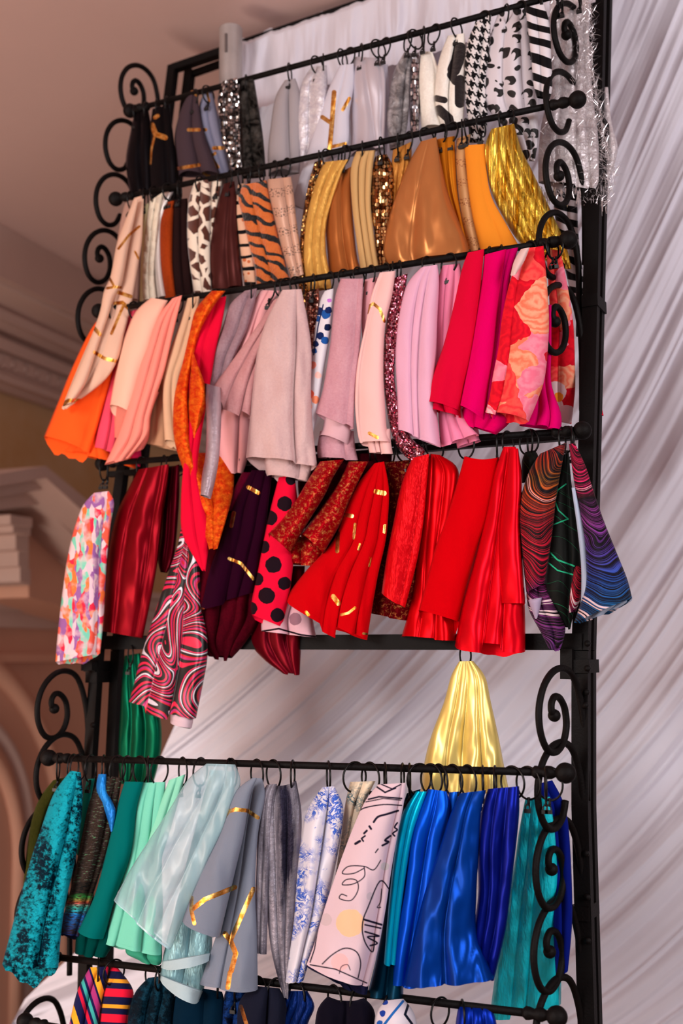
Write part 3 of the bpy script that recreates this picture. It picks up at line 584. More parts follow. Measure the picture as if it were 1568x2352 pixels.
cloth('A', 'houndstooth cloth', 'narrow black and white houndstooth cloth, top row', fb('houndstooth', 'houndstooth', (224, 218, 218)), [(1092, 52, 1128, 32), (1072, 100, 1124, 95), (1067, 160, 1118, 160), (1068, 225, 1116, 225), (1074, 275, 1120, 272), (1078, 328, 1112, 325)], [1108], dy=-.004, folds=[(.7, .6)])
cloth('A', 'white leopard print cloth', 'white satin cloth with bold black leopard blotches, top row right', fb('white_leopard', 'leopard', (218, 212, 220)), [(1146, 24, 1206, 20), (1124, 90, 1216, 85), (1109, 180, 1228, 175), (1113, 235, 1236, 235), (1140, 275, 1236, 275), (1182, 315, 1236, 315), (1206, 368, 1228, 370)], [1160, 1192], dy=.004, folds=[(.35, .4), (.78, .7)], amp=.7)
cloth('A', 'black and white curved band cloth', 'black and white cloth with broad curved bands beside the tinsel cloth', fb('zebra_band', 'zebra', (222, 216, 222), scale=.8), [(1206, 16, 1250, 10), (1212, 70, 1262, 60), (1220, 140, 1266, 135), (1224, 190, 1268, 200), (1232, 224, 1262, 228)], [1222, 1244], dy=-.03, folds=[(.5, .4)])
cloth('A', 'zebra striped cloth', 'black and white zebra striped cloth hanging low behind the right scrolls', fb('zebra_low', 'zebra', (210, 200, 205), scale=1.0), [(1270, 300, 1330, 300), (1268, 400, 1326, 400), (1272, 480, 1326, 475), (1284, 560, 1330, 560), (1302, 640, 1342, 650), (1316, 700, 1346, 710)], [1290], dy=.10)
t_ = cloth('A', 'silver tinsel cloth', 'sparkling silver tinsel cloth with loose bristles at the right end of the top row', fb('silver_tinsel', 'shot', (206, 198, 202), (242, 236, 238)), [(1262, -10, 1352, -20), (1262, 80, 1352, 70), (1262, 160, 1356, 150), (1256, 230, 1362, 230), (1242, 290, 1372, 300), (1236, 360, 1376, 370), (1236, 420, 1382, 440)], [1280, 1330], dy=.085, folds=[(.25, .3), (.6, .6), (.85, .8)], amp=.5,
    layers=[('rear_fold', fb('silver_tinsel', 'crinkle', (176, 168, 170)), [(1376, 200, 1396, 200), (1380, 280, 1404, 280), (1384, 340, 1418, 345), (1382, 400, 1396, 420)], .06, {})])
rg = random.Random(5); b = MB()
for i in range(2300):
    y = rg.uniform(-10, 470); s = rg.random(); xl = pl([(-10, 1262), (160, 1260), (300, 1240), (470, 1260)], y); xr = pl([(-10, 1356), (160, 1360), (300, 1386), (400, 1412), (470, 1394)], y)
    x = xl + (xr - xl) * (s if rg.random() < .5 else 1 - (1 - s) ** 3 * .3); dep = YB['A'] + .083 - rg.uniform(.0, .032); P = atY(x, y, dep)
    d = Vector((rg.gauss(0, 1), rg.gauss(0, .7) - .5, rg.gauss(0, 1) + .15)).normalized() * rg.uniform(.006, .027); q = P + d * .5 + Vector((rg.gauss(0, .002), 0, rg.gauss(0, .002))); e = P + d
    sd = d.orthogonal().normalized() * rg.uniform(.00025, .00055); b.add([P - sd, P + sd, q + sd, q - sd, e], [(0, 1, 2, 3), (3, 2, 4)])
for i in range(60):
    x = rg.uniform(1238, 1392); y = 425 + rg.uniform(0, 20) + max(0, (x - 1330)) * .5; P = atY(x, y, YB['A'] + .075); e = P + Vector((rg.gauss(0, .004), rg.gauss(0, .004), -rg.uniform(.015, .035))); sd = Vector((rg.uniform(.0006, .0018), 0, 0)); b.add([P - sd, P + sd, e + sd * .6, e - sd * .6], [(0, 1, 2, 3)])
ts = b.build('tinsel_strands', simple('tinsel', (225, 218, 220), .2, .6, nz=(60, .2, .1)), t_, False); ts['kind'] = 'stuff'
# ---- second row: ivory, brown, gold
cloth('B', 'dusty rose brown cloth', 'dusty rose brown cloth half hidden at the left end of the second row', fb('rose_brown', 'plain', (182, 142, 128)), [(290, 452, 322, 450), (278, 500, 324, 495), (268, 560, 324, 570), (262, 620, 322, 640), (262, 690, 318, 690)], [300], dy=.012)
cloth('B', 'long peach cloth with gold lines', 'long peach cloth with gold foil lines curling open over the orange cloth', fb('peach_gold', 'plain', (226, 184, 160), foil=[([(252, 640), (263, 659), (277, 660)], 6), ([(246, 662), (263, 659)], 6), ([(273, 672), (300, 681)], 9), ([(264, 697), (281, 695), (298, 711)], 9), ([(284, 700), (256, 766)], 7), ([(213, 750), (229, 768)], 9), ([(217, 809), (239, 823), (272, 831)], 8), ([(145, 928), (157, 920), (184, 920)], 9), ([(320, 520), (296, 540), (272, 571)], 6), ([(310, 578), (318, 594)], 5)]),
    [(308, 455, 330, 448), (288, 505, 328, 505), (268, 560, 325, 560), (254, 633, 310, 650), (239, 668, 303, 692), (230, 713, 297, 722), (215, 758, 286, 767), (188, 821, 272, 822), (163, 882, 236, 878), (142, 936, 152, 940)], [320], dy=-.015, dyb=-.10, folds=[(.5, .5)], amp=.45, res=1.2,
    layers=[('rolled_edge', 'PG', [(306, 462, 318, 458), (288, 505, 308, 505), (268, 560, 296, 562), (254, 633, 280, 648), (239, 668, 262, 685), (230, 713, 250, 722), (215, 758, 236, 762), (195, 812, 218, 818), (168, 874, 196, 882), (143, 934, 166, 926)], -.02, dict(folds=[], dyb=-.10, amp=.9))])
cloth('B', 'lemon cream cloth', 'thin sliver of lemon cream cloth beside the peach one', fb('lemon_cream', 'plain', (226, 222, 178)), [(330, 470, 342, 466), (327, 530, 338, 530), (323, 620, 334, 620), (320, 692, 332, 692)], [334])
cloth('B', 'ivory crinkled cloth', 'ivory crinkled lace cloth in the second row', fb('ivory_lace', 'lace', (228, 214, 192)), [(344, 462, 376, 440), (334, 520, 366, 505), (326, 620, 354, 620), (328, 692, 360, 690)], [356], dy=-.005, folds=[.5])
cloth('B', 'white satin cloth beside rust', 'soft white satin cloth left of the rust velvet, second row', fb('soft_white', 'satin', (208, 200, 196)), [(366, 448, 398, 440), (353, 510, 376, 500), (350, 600, 372, 600), (358, 690, 384, 684)], [386], dy=.004)
cloth('B', 'rust velvet cloth', 'rust orange velvet cloth, second row left', fb('rust_velvet', 'velvet', (118, 40, 8), (165, 62, 20)), [(380, 466, 400, 460), (366, 510, 398, 500), (368, 600, 396, 600), (378, 686, 404, 682)], [392])
cloth('B', 'black brown cloth', 'plain black brown cloth, second row left', fb('black_brown', 'plain', (32, 18, 18)), [(398, 460, 430, 455), (394, 510, 434, 500), (393, 600, 438, 600), (402, 686, 444, 678)], [412], dy=.006, folds=[.5])
cloth('B', 'giraffe print cloth', 'brown and cream giraffe print velvet cloth with two lobes, second row', fb('giraffe', 'giraffe', (62, 26, 16), (96, 46, 28)), [(446, 418, 478, 412), (432, 470, 484, 460), (430, 550, 482, 550), (436, 610, 484, 620), (446, 674, 486, 670)], [462], folds=[(.5, .45)], dy=-.003)
cloth('B', 'small giraffe print cloth', 'small curl of giraffe print cloth right of the larger giraffe print', fb('giraffe', 'giraffe', (62, 26, 16)), [(486, 418, 510, 412), (478, 465, 502, 465), (473, 520, 492, 520), (478, 580, 488, 580)], [498], dy=.006)
cloth('B', 'chocolate satin cloth', 'chocolate brown satin cloth left of the tiger print', fb('brown_satin', 'satin', (70, 34, 32)), [(514, 422, 538, 416), (498, 475, 544, 465), (486, 540, 546, 535), (480, 600, 552, 600), (486, 664, 558, 658)], [526], folds=[(.6, .55)], amp=.6)
cloth('B', 'pale dotted fur cloth', 'pale dotted strip of tiger cloth belly beside the orange tiger print', fb('tiger_belly', 'spots', (222, 176, 146), (196, 104, 62)), [(546, 425, 562, 420), (540, 480, 570, 476), (548, 560, 584, 560), (556, 620, 592, 640), (562, 660, 598, 664)], [552], dy=.006)
cloth('B', 'tiger print cloth', 'orange and black tiger print velour cloth, second row', fb('tiger', 'tiger', (188, 84, 24), (224, 122, 52)), [(560, 424, 612, 414), (546, 450, 622, 450), (556, 500, 632, 500), (570, 560, 644, 555), (584, 610, 656, 605), (588, 664, 668, 650)], [572, 600], dy=-.004, folds=[(.4, .45)], amp=.6)
cloth('B', 'pink sheer cloth with sequin bands', 'rose beige satin cloth with bands of tiny sequins right of the tiger print', fb('sequin_bands', 'net', (206, 160, 136), (84, 62, 52)), [(614, 412, 668, 406), (616, 445, 674, 440), (630, 505, 680, 500), (646, 570, 688, 560), (668, 640, 698, 630)], [628, 656], dy=-.008, folds=[(.65, .6)])
cloth('B', 'bronze sequin cloth', 'narrow bronze sequin cloth with sparkling edge, second row', fb('bronze_sequin', 'sequin', (128, 66, 22), (255, 206, 128), scale=1.3), [(722, 372, 742, 366), (706, 430, 734, 420), (694, 500, 716, 500), (686, 580, 708, 570), (684, 650, 716, 640), (700, 720, 736, 715)], [732], folds=[.5])
cloth('B', 'mustard linen cloth', 'mustard yellow crinkled cloth right of the bronze sequins', fb('mustard', 'taffeta', (206, 152, 70), (220, 170, 88)), [(744, 372, 800, 366), (724, 420, 782, 405), (704, 500, 752, 500), (697, 575, 748, 570), (700, 625, 756, 622), (708, 670, 762, 662)], [752, 790], dy=-.008, folds=[(.4, .35), (.8, .7)])
cloth('B', 'copper satin cloth', 'dark copper satin cloth left of the pleated beige cloth', fb('copper_satin', 'satin', (170, 100, 50)), [(772, 400, 808, 382), (756, 440, 806, 430), (748, 520, 812, 520), (752, 580, 820, 590), (756, 635, 830, 622)], [788], dy=.004, folds=[(.5, .6)], amp=.7)
cloth('B', 'pleated beige cloth', 'beige cloth in three narrow pleats, middle of the second row', fb('beige_plain', 'plain', (204, 164, 110)), [(818, 348, 862, 345), (805, 390, 856, 385), (808, 470, 852, 470), (818, 550, 860, 550), (828, 622, 870, 614)], [832], folds=[(.36, .36), (.68, .7)], dy=-.006, amp=1.3)
cloth('B', 'copper disc sequin cloth', 'copper cloth with large shining disc sequins, second row', fb('copper_discs', 'sequin', (150, 84, 40), (255, 214, 150), scale=.75), [(862, 358, 888, 354), (851, 400, 905, 395), (848, 470, 902, 470), (858, 530, 894, 530), (866, 620, 892, 612)], [876], folds=[.5], dy=.002)
cloth('B', 'golden pleat cloth', 'small golden tan pleated cloth just left of the large bronze satin', fb('gold_tan', 'taffeta', (186, 122, 54), (206, 142, 66)), [(902, 345, 945, 325), (898, 385, 944, 375), (898, 450, 930, 430), (900, 500, 915, 500)], [914, 936], dy=.008, folds=[.4, .7])
cloth('B', 'wide bronze satin cloth', 'wide bronze satin cloth ballooning over the middle of the third bar', fb('bronze_satin', 'satin', (192, 124, 72)), [(966, 325, 1002, 315), (938, 375, 1012, 370), (908, 450, 1028, 440), (889, 520, 1052, 505), (880, 575, 1074, 562), (890, 608, 1076, 594)], [980], dy=-.018, folds=[(.5, .3)], amp=.55, thick=1.1)
cloth('B', 'amber satin cloth', 'amber orange satin cloth behind the wide bronze one', fb('amber_satin', 'satin', (206, 124, 26)), [(1002, 320, 1044, 312), (1004, 370, 1046, 370), (1018, 440, 1050, 440), (1040, 500, 1062, 510), (1056, 580, 1078, 580)], [1012, 1036], dy=.002, folds=[.5])
cloth('B', 'tan cloth with copper sequin patches', 'tan cloth with copper sequin patches left of the plain orange one', fb('tan_sequin', 'net', (202, 148, 92), (150, 84, 36)), [(1048, 318, 1080, 308), (1044, 370, 1074, 370), (1050, 440, 1082, 430), (1058, 500, 1092, 500), (1072, 582, 1108, 576)], [1060], dy=.008)
cloth('B', 'plain marigold cloth', 'flat plain marigold orange cloth left of the gold foil cloth', fb('marigold', 'plain', (236, 142, 42)), [(1066, 334, 1114, 330), (1070, 380, 1116, 380), (1076, 440, 1128, 450), (1086, 505, 1160, 510), (1104, 578, 1192, 566)], [1072, 1104], dy=-.006, folds=[(.8, .55)], amp=.3, wr=.5)
cloth('B', 'gold foil cloth', 'shiny gold foil lame cloth fanning out at the right of the second row', fb('gold_lame', 'foil', (196, 130, 14), (255, 222, 96)), [(1128, 296, 1180, 284), (1114, 335, 1196, 340), (1117, 390, 1218, 385), (1128, 440, 1242, 435), (1156, 500, 1270, 495), (1196, 560, 1298, 560), (1272, 612, 1312, 618)], [1150, 1168], dy=-.016, dyb=.05, folds=[(.2, .2), (.4, .42), (.6, .6), (.8, .8)], amp=.9, wr=1.8)
# ---- third row: orange, pinks
cloth('C', 'bright orange cloth', 'bright orange plain cloth flaring at the left end of the third row', fb('orange', 'plain', (255, 92, 28)), [(250, 715, 275, 712), (214, 748, 276, 750), (169, 837, 262, 840), (135, 920, 238, 930), (101, 1003, 206, 1040)], [262], folds=[(.8, .86)], amp=.55, bd=30,
    layers=[('under_fold', fb('orange', 'plain', (255, 92, 28)), [(190, 960, 230, 960), (165, 1010, 245, 1020), (140, 1036, 262, 1062)], .02, dict(amp=.5))])
cloth('C', 'coral pink cloth', 'coral pink cloth between the orange and salmon cloths', fb('coral_pink', 'plain', (240, 78, 104)), [(296, 715, 322, 710), (268, 790, 318, 790), (252, 860, 300, 860), (236, 920, 280, 920), (222, 985, 274, 985), (215, 1030, 262, 1045)], [310], dy=.012, folds=[.6], bd=12,
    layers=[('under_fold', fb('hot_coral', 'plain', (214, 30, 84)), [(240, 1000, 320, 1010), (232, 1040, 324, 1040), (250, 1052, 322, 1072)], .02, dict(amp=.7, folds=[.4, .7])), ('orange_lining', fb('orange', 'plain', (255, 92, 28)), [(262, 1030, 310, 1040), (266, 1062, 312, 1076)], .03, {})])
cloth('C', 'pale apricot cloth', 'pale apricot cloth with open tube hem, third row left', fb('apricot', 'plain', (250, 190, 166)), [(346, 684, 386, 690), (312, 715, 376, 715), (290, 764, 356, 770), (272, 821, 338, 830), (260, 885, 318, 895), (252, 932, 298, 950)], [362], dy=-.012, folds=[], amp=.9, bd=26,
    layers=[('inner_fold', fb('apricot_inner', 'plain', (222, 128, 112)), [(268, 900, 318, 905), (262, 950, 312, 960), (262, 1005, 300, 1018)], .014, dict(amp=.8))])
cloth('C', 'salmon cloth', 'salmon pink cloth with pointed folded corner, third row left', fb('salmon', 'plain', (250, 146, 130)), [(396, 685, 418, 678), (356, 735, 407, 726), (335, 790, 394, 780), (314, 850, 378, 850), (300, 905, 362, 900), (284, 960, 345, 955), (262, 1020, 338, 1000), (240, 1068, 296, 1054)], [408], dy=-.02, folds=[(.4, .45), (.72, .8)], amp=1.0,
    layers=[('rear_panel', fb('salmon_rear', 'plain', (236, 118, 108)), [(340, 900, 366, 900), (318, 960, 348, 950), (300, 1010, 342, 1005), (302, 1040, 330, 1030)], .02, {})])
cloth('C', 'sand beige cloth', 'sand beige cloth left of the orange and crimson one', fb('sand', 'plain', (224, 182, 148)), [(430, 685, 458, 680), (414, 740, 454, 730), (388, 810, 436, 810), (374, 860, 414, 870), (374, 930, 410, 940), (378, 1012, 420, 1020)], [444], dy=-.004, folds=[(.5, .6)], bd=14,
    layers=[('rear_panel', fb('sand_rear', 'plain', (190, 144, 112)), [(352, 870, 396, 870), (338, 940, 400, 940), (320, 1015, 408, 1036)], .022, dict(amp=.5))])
cloth('C', 'crimson cloth with orange edge', 'long crimson cloth with shiny orange border hanging past the fourth bar', fb('crimson', 'plain', (226, 14, 52)), [(478, 690, 520, 680), (456, 740, 510, 740), (436, 790, 496, 800), (430, 850, 486, 860), (432, 930, 474, 930), (430, 1000, 462, 1000), (420, 1080, 454, 1080), (415, 1160, 468, 1155), (420, 1230, 480, 1230), (462, 1308, 472, 1312)], [500], dy=-.012, dyb=-.05, folds=[(.5, .5)], amp=.7,
    layers=[('shot_orange_border', fb('shot_orange', 'shot', (206, 52, 14), (240, 120, 30)), [(486, 668, 518, 668), (450, 710, 490, 705), (434, 770, 458, 765), (420, 830, 440, 840), (402, 900, 432, 900), (397, 960, 434, 960), (402, 1020, 440, 1020), (424, 1090, 462, 1090), (442, 1150, 492, 1160), (462, 1200, 500, 1205)], -.02, dict(folds=[])),
            ('shot_orange_panel', fb('shot_orange', 'shot', (206, 52, 14)), [(440, 800, 470, 880), (436, 880, 478, 920), (432, 940, 468, 950), (436, 1000, 450, 1010)], -.024, dict(folds=[])),
            ('shot_orange_tail', fb('shot_orange', 'shot', (206, 52, 14)), [(450, 1040, 538, 1040), (440, 1100, 537, 1110), (446, 1140, 531, 1150), (460, 1190, 520, 1190), (480, 1262, 500, 1258)], .03, dict(dyb=-.095, folds=[(.5, .5)], amp=.5))])
VM = fb('mauve_velvet', 'velvet', (124, 90, 100), (172, 146, 154))
cloth('C', 'mauve grey velvet cloth', 'mauve grey velvet cloth with a long silvery tail, third row', VM, [(562, 668, 590, 662), (528, 700, 584, 700), (508, 760, 566, 760), (482, 820, 540, 820), (468, 880, 524, 900), (472, 930, 514, 940)], [576], dy=-.004, folds=[(.6, .6)],
    layers=[('tail_fold', fb('silver_velvet', 'nap', (96, 70, 84), (206, 190, 198)), [(470, 880, 506, 890), (474, 960, 508, 960), (472, 1040, 504, 1040), (464, 1090, 496, 1095), (460, 1138, 484, 1146)], -.04, dict(dyb=-.07, amp=1.5, folds=[]))])
cloth('C', 'baby pink cloth behind velvet', 'baby pink plain cloth mostly behind the dusty rose velvet', fb('baby_pink', 'plain', (240, 172, 176)), [(598, 666, 642, 668), (572, 715, 616, 715), (548, 790, 594, 790), (527, 860, 584, 860), (508, 940, 576, 945), (494, 1000, 573, 1030), (508, 1082, 558, 1088)], [618], dy=.008, folds=[(.45, .7)], amp=.8)
cloth('C', 'dusty rose velvet cloth', 'dusty rose velvet cloth swept left over the pink one, third row', fb('rose_velvet', 'velvet', (176, 118, 122), (206, 156, 156)), [(628, 690, 664, 668), (596, 740, 650, 730), (550, 805, 618, 800), (505, 866, 592, 880), (470, 912, 580, 965)], [650], dy=-.018, folds=[(.35, .4), (.7, .75)], hem=[0, 12, -6], amp=.8)
cloth('C', 'large pale blush velvet cloth', 'large pale blush velvet cloth in the middle of the third row', fb('blush_velvet', 'velvet', (196, 160, 160), (218, 188, 186)), [(648, 666, 692, 664), (614, 730, 706, 735), (592, 800, 715, 805), (580, 900, 714, 900), (572, 980, 718, 980), (565, 1052, 728, 1070)], [662, 682], dy=-.03, folds=[(.72, .7)], amp=.6, bd=34,
    layers=[('under_fold', fb('blush_velvet', 'velvet', (214, 180, 180)), [(612, 1020, 715, 1020), (606, 1060, 716, 1070), (612, 1094, 708, 1106)], .012, dict(amp=.7, folds=[.75]))])
cloth('C', 'rose gold sequin cloth', 'thin rose gold sequin cloth right of the blush velvet', fb('rosegold_sequin', 'sequin', (170, 92, 76), (255, 206, 186), scale=1.2), [(702, 674, 732, 662), (703, 720, 734, 720), (712, 780, 726, 780), (714, 820, 722, 820)], [718], dy=.004, folds=[.5])
cloth('C', 'white floral cloth', 'white satin cloth with navy leaves and coral petals, third row', fb('blue_leaf', 'plain', (226, 222, 230), dots=[(733, 715, 10, (14, 34, 86)), (748, 722, 11, (28, 84, 160)), (754, 712, 8, (14, 34, 86)), (728, 732, 7, (28, 84, 160)), (752, 752, 8, (12, 26, 66)), (735, 772, 9, (14, 34, 86)), (746, 782, 9, (28, 84, 160)), (724, 790, 7, (14, 34, 86)), (722, 806, 6, (28, 84, 160)), (756, 690, 5, (200, 120, 210)), (718, 838, 9, (250, 150, 130)), (730, 862, 8, (252, 196, 186)), (710, 905, 11, (248, 110, 80)), (724, 918, 9, (250, 150, 110)), (708, 935, 9, (250, 170, 130)), (700, 970, 8, (255, 190, 150))], ink=[((14, 34, 86), [([(742, 700), (730, 750), (720, 815)], 3)])]), [(746, 668, 768, 662), (735, 692, 768, 690), (722, 760, 760, 760), (712, 840, 744, 850), (700, 930, 732, 940), (688, 992, 714, 1012)], [756], dy=-.008, bd=10)
cloth('C', 'dusty pink crushed velvet cloth', 'dusty pink crushed velvet cloth with layered hem, third row', fb('pink_crushed', 'velvet', (184, 124, 138), (214, 166, 176)), [(782, 640, 834, 640), (768, 690, 832, 690), (758, 790, 826, 800), (742, 890, 816, 900), (724, 948, 812, 985)], [792, 824], dy=-.02, folds=[(.8, .8)], amp=.5, bd=10,
    layers=[('middle_fold', fb('pink_plainvelvet', 'plain', (222, 176, 184)), [(748, 930, 806, 945), (742, 980, 806, 990), (732, 1002, 800, 1024)], .014, dict(amp=.8, folds=[], bd=8)), ('lower_fold', fb('pink_crushed', 'velvet', (196, 140, 152)), [(735, 990, 812, 990), (728, 1030, 816, 1030), (730, 1052, 822, 1056)], .022, dict(amp=.6, folds=[.7]))])
cloth('C', 'light rose cloth sliver', 'thin light rose cloth between crushed velvet and blush gold line cloth', fb('light_rose', 'plain', (246, 176, 186)), [(838, 642, 866, 636), (832, 690, 860, 690), (830, 750, 846, 750), (834, 800, 842, 800)], [850], dy=.0)
cloth('C', 'blush cloth with one gold line', 'blush pink cloth with a curved gold foil line and black tag', fb('blush_gold', 'plain', (244, 194, 190), foil=[([(843, 718), (848, 703), (857, 697), (872, 710), (883, 738)], 7), ([(848, 995), (866, 1005)], 8)]), [(872, 626, 908, 622), (852, 680, 900, 680), (838, 750, 884, 750), (820, 840, 880, 850), (815, 920, 884, 930), (820, 988, 888, 985), (826, 1016, 896, 1016)], [884, 902], dy=-.024, folds=[(.15, .1)], amp=.7, bd=10,
    layers=[('rolled_hem', fb('blush_gold', 'plain', (244, 194, 190)), [(846, 985, 896, 985), (844, 1015, 898, 1018), (848, 1040, 902, 1042)], .008, dict(amp=1.2, folds=[.3, .5]))])
cloth('C', 'pink sequin cloth', 'rose pink sequin cloth widening to a sparkling hem, third row', fb('pink_sequin', 'sequin', (168, 62, 88), (244, 176, 190), scale=1.5), [(900, 640, 936, 628), (894, 690, 926, 700), (882, 780, 912, 790), (880, 860, 906, 860), (886, 930, 916, 930), (900, 1000, 940, 1000), (918, 1036, 976, 1034), (942, 1058, 962, 1060)], [916], dy=-.012, folds=[.6])
cloth('C', 'lilac pink cloth', 'lilac pink cloth gathered in long folds, third row right of sequins', fb('lilac_pink', 'plain', (230, 174, 200)), [(968, 613, 1004, 608), (934, 655, 1008, 648), (914, 735, 1004, 735), (908, 820, 1002, 820), (912, 910, 1000, 910), (914, 988, 1012, 1028)], [984], dy=-.018, folds=[(.4, .36), (.62, .5)], amp=.9, hem=[0, 2, 4])
cloth('C', 'candy pink cloth', 'candy pink cloth flaring below the crimson one, third row', fb('candy_pink', 'plain', (246, 140, 176)), [(1016, 610, 1056, 605), (1002, 660, 1062, 650), (1000, 750, 1052, 745), (1002, 850, 1046, 850), (1006, 950, 1066, 950), (1012, 1026, 1100, 1000)], [1030], dy=.0, folds=[(.35, .3), (.7, .6)], amp=.9,
    layers=[('under_fold', fb('candy_pink', 'plain', (246, 140, 176)), [(1040, 980, 1095, 970), (1050, 1030, 1104, 1014)], .02, {})])
cloth('C', 'crimson rose cloth', 'crimson rose cloth with crinkled face left of the magenta one', fb('crimson_rose', 'plain', (214, 8, 52)), [(1074, 580, 1112, 572), (1060, 620, 1108, 612), (1042, 700, 1100, 700), (1016, 800, 1086, 800), (988, 870, 1068, 880), (970, 924, 1056, 946)], [1078, 1100], dy=-.024, folds=[], amp=.5, wr=1.5,
    layers=[('under_fold', fb('crimson_rose', 'plain', (214, 8, 52)), [(980, 915, 1056, 930), (976, 938, 1058, 960)], .008, {})])
cloth('C', 'magenta cloth', 'deep magenta cloth with stepped hem, third row right', fb('magenta', 'plain', (222, 0, 96)), [(1112, 585, 1162, 572), (1106, 640, 1152, 640), (1092, 720, 1142, 720), (1076, 820, 1132, 820), (1062, 890, 1120, 900), (1054, 930, 1112, 966)], [1126, 1150], dy=-.02, folds=[], amp=.8,
    layers=[('under_fold', fb('magenta', 'plain', (222, 0, 96)), [(1064, 930, 1160, 950), (1060, 952, 1170, 970), (1070, 975, 1140, 998)], .014, dict(amp=.6)), ('side_fold', fb('magenta_deep', 'plain', (190, 0, 92)), [(1154, 575, 1190, 568), (1140, 640, 1172, 640), (1134, 740, 1160, 740), (1118, 850, 1150, 850), (1110, 960, 1150, 965)], .006, dict(folds=[.5]))])
cloth('C', 'red rose print cloth', 'cloth printed with large red and pink roses, third row right', fb('rose_print', 'roses', (230, 30, 50)), [(1206, 570, 1248, 565), (1176, 630, 1254, 630), (1154, 720, 1260, 720), (1144, 800, 1258, 800), (1132, 860, 1250, 870), (1124, 910, 1234, 920), (1114, 946, 1214, 968)], [1214, 1240], dy=-.03, folds=[(.22, .25)], amp=.45, bd=12,
    layers=[('lining_corner', fb('rose_lining', 'plain', (230, 196, 192)), [(1196, 572, 1216, 568), (1180, 600, 1204, 600), (1172, 632, 1186, 628)], -.026, {})])
cloth('C', 'rose print cloth with white flower', 'red rose print cloth with a white flower beside the right scrolls', fb('rose_print_b', 'roses', (230, 30, 50), dots=[(1276, 900, 24, (236, 206, 208)), (1268, 936, 26, (238, 208, 208)), (1300, 952, 22, (236, 188, 196)), (1282, 912, 11, (250, 150, 40))]), [(1254, 572, 1286, 575), (1258, 640, 1300, 640), (1262, 740, 1316, 740), (1254, 840, 1320, 840), (1252, 900, 1320, 900), (1260, 962, 1312, 974)], [1268], dy=.035, dyb=.12, folds=[(.4, .45)], amp=.6)
cloth('C', 'fuchsia cloth behind the roses', 'fuchsia cloth showing between the two rose print cloths', fb('fuchsia', 'plain', (214, 4, 104)), [(1236, 700, 1266, 700), (1228, 800, 1266, 800), (1220, 880, 1266, 880), (1204, 945, 1288, 950), (1192, 978, 1288, 988)], [1230], dy=.012, folds=[.4, .7])
cloth('C', 'red cloth corner behind the post', 'small red pink cloth corner poking out right of the right post', fb('corner_red', 'plain', (226, 24, 64)), [(1330, 700, 1352, 700), (1340, 800, 1366, 800), (1344, 890, 1373, 890), (1350, 955, 1386, 955)], [1276], dy=.17)
# ---- fourth row: multicolour, reds, stripes
cloth('D', 'watercolour print cloth', 'multicoloured watercolour print cloth at the left end of the fourth row', fb('watercolour', 'watercolor', (220, 190, 200)), [(216, 1132, 250, 1128), (191, 1160, 262, 1155), (171, 1212, 254, 1205), (155, 1280, 246, 1280), (146, 1340, 242, 1340), (135, 1430, 238, 1420), (127, 1520, 230, 1500)], [238, 248], dy=-.06, folds=[(.75, .9)], amp=.6, bd=14)
cloth('D', 'wine red satin cloth', 'broad wine red satin cloth, fourth row left', fb('wine_satin', 'satin', (112, 0, 14)), [(318, 1078, 388, 1066), (296, 1120, 384, 1120), (268, 1180, 372, 1200), (248, 1270, 362, 1290), (240, 1370, 346, 1380), (236, 1450, 328, 1466)], [326, 376], dy=-.03, folds=[(.3, .28), (.78, .8)], amp=.45)
cloth('D', 'dark maroon cloth', 'narrow dark maroon cloth behind the wine red satin', fb('dark_maroon', 'satin', (58, 0, 10)), [(384, 1076, 412, 1066), (372, 1150, 412, 1140), (368, 1230, 406, 1230), (362, 1280, 398, 1290), (368, 1314, 384, 1316)], [404], dy=-.01, folds=[.5])
cloth('D', 'pink and black swirl print cloth', 'long pink black and white swirl print cloth hanging lowest on the left', fb('swirl', 'swirl', (225, 20, 80)), [(420, 1150, 446, 1150), (412, 1235, 450, 1250), (392, 1300, 458, 1310), (368, 1370, 462, 1390), (345, 1440, 474, 1450), (320, 1520, 476, 1510), (308, 1570, 468, 1560), (296, 1612, 450, 1650)], [432], dy=-.04, folds=[(.3, .25), (.55, .6)], amp=.7, hem=[0, 18, 4],
    layers=[('white_lining', fb('swirl_lining', 'plain', (226, 196, 206), ink=[((14, 10, 12), [([(390, 1668), (440, 1675)], 4)])]), [(402, 1500, 412, 1500), (396, 1580, 412, 1580), (392, 1630, 442, 1640), (391, 1660, 440, 1672)], .004, {})])
cloth('D', 'plum cloth with gold lines', 'dark plum cloth with gold foil lines, fourth row', fb('plum_gold', 'plain', (36, 4, 24), foil=[([(570, 1119), (593, 1132)], 9), ([(537, 1178), (531, 1208)], 9), ([(526, 1283), (553, 1294), (582, 1330)], 7), ([(462, 1398), (498, 1416)], 7)]), [(578, 1080, 626, 1080), (537, 1160, 616, 1160), (514, 1225, 610, 1220), (480, 1310, 594, 1310), (456, 1398, 580, 1362)], [592, 614], dy=-.034, folds=[(.25, .5), (.7, .72)], amp=.8, hem=[8, 0, 0],
    layers=[('wine_inner', fb('plum_velvet', 'velvet', (70, 4, 30), (110, 10, 46)), [(556, 1085, 580, 1085), (534, 1130, 560, 1130), (520, 1170, 540, 1170)], .008, {})])
cloth('D', 'dark garnet velvet cloth', 'dark garnet velvet cloth under the plum one with ragged hem', fb('garnet_velvet', 'velvet', (44, 2, 12), (84, 6, 22)), [(500, 1180, 600, 1180), (455, 1300, 606, 1300), (432, 1370, 604, 1370), (424, 1430, 598, 1420), (440, 1472, 560, 1480), (480, 1508, 532, 1512)], [556], dy=-.012, folds=[.25, .45, .65, .8], hem=[0, 6, -4, 8, -10])
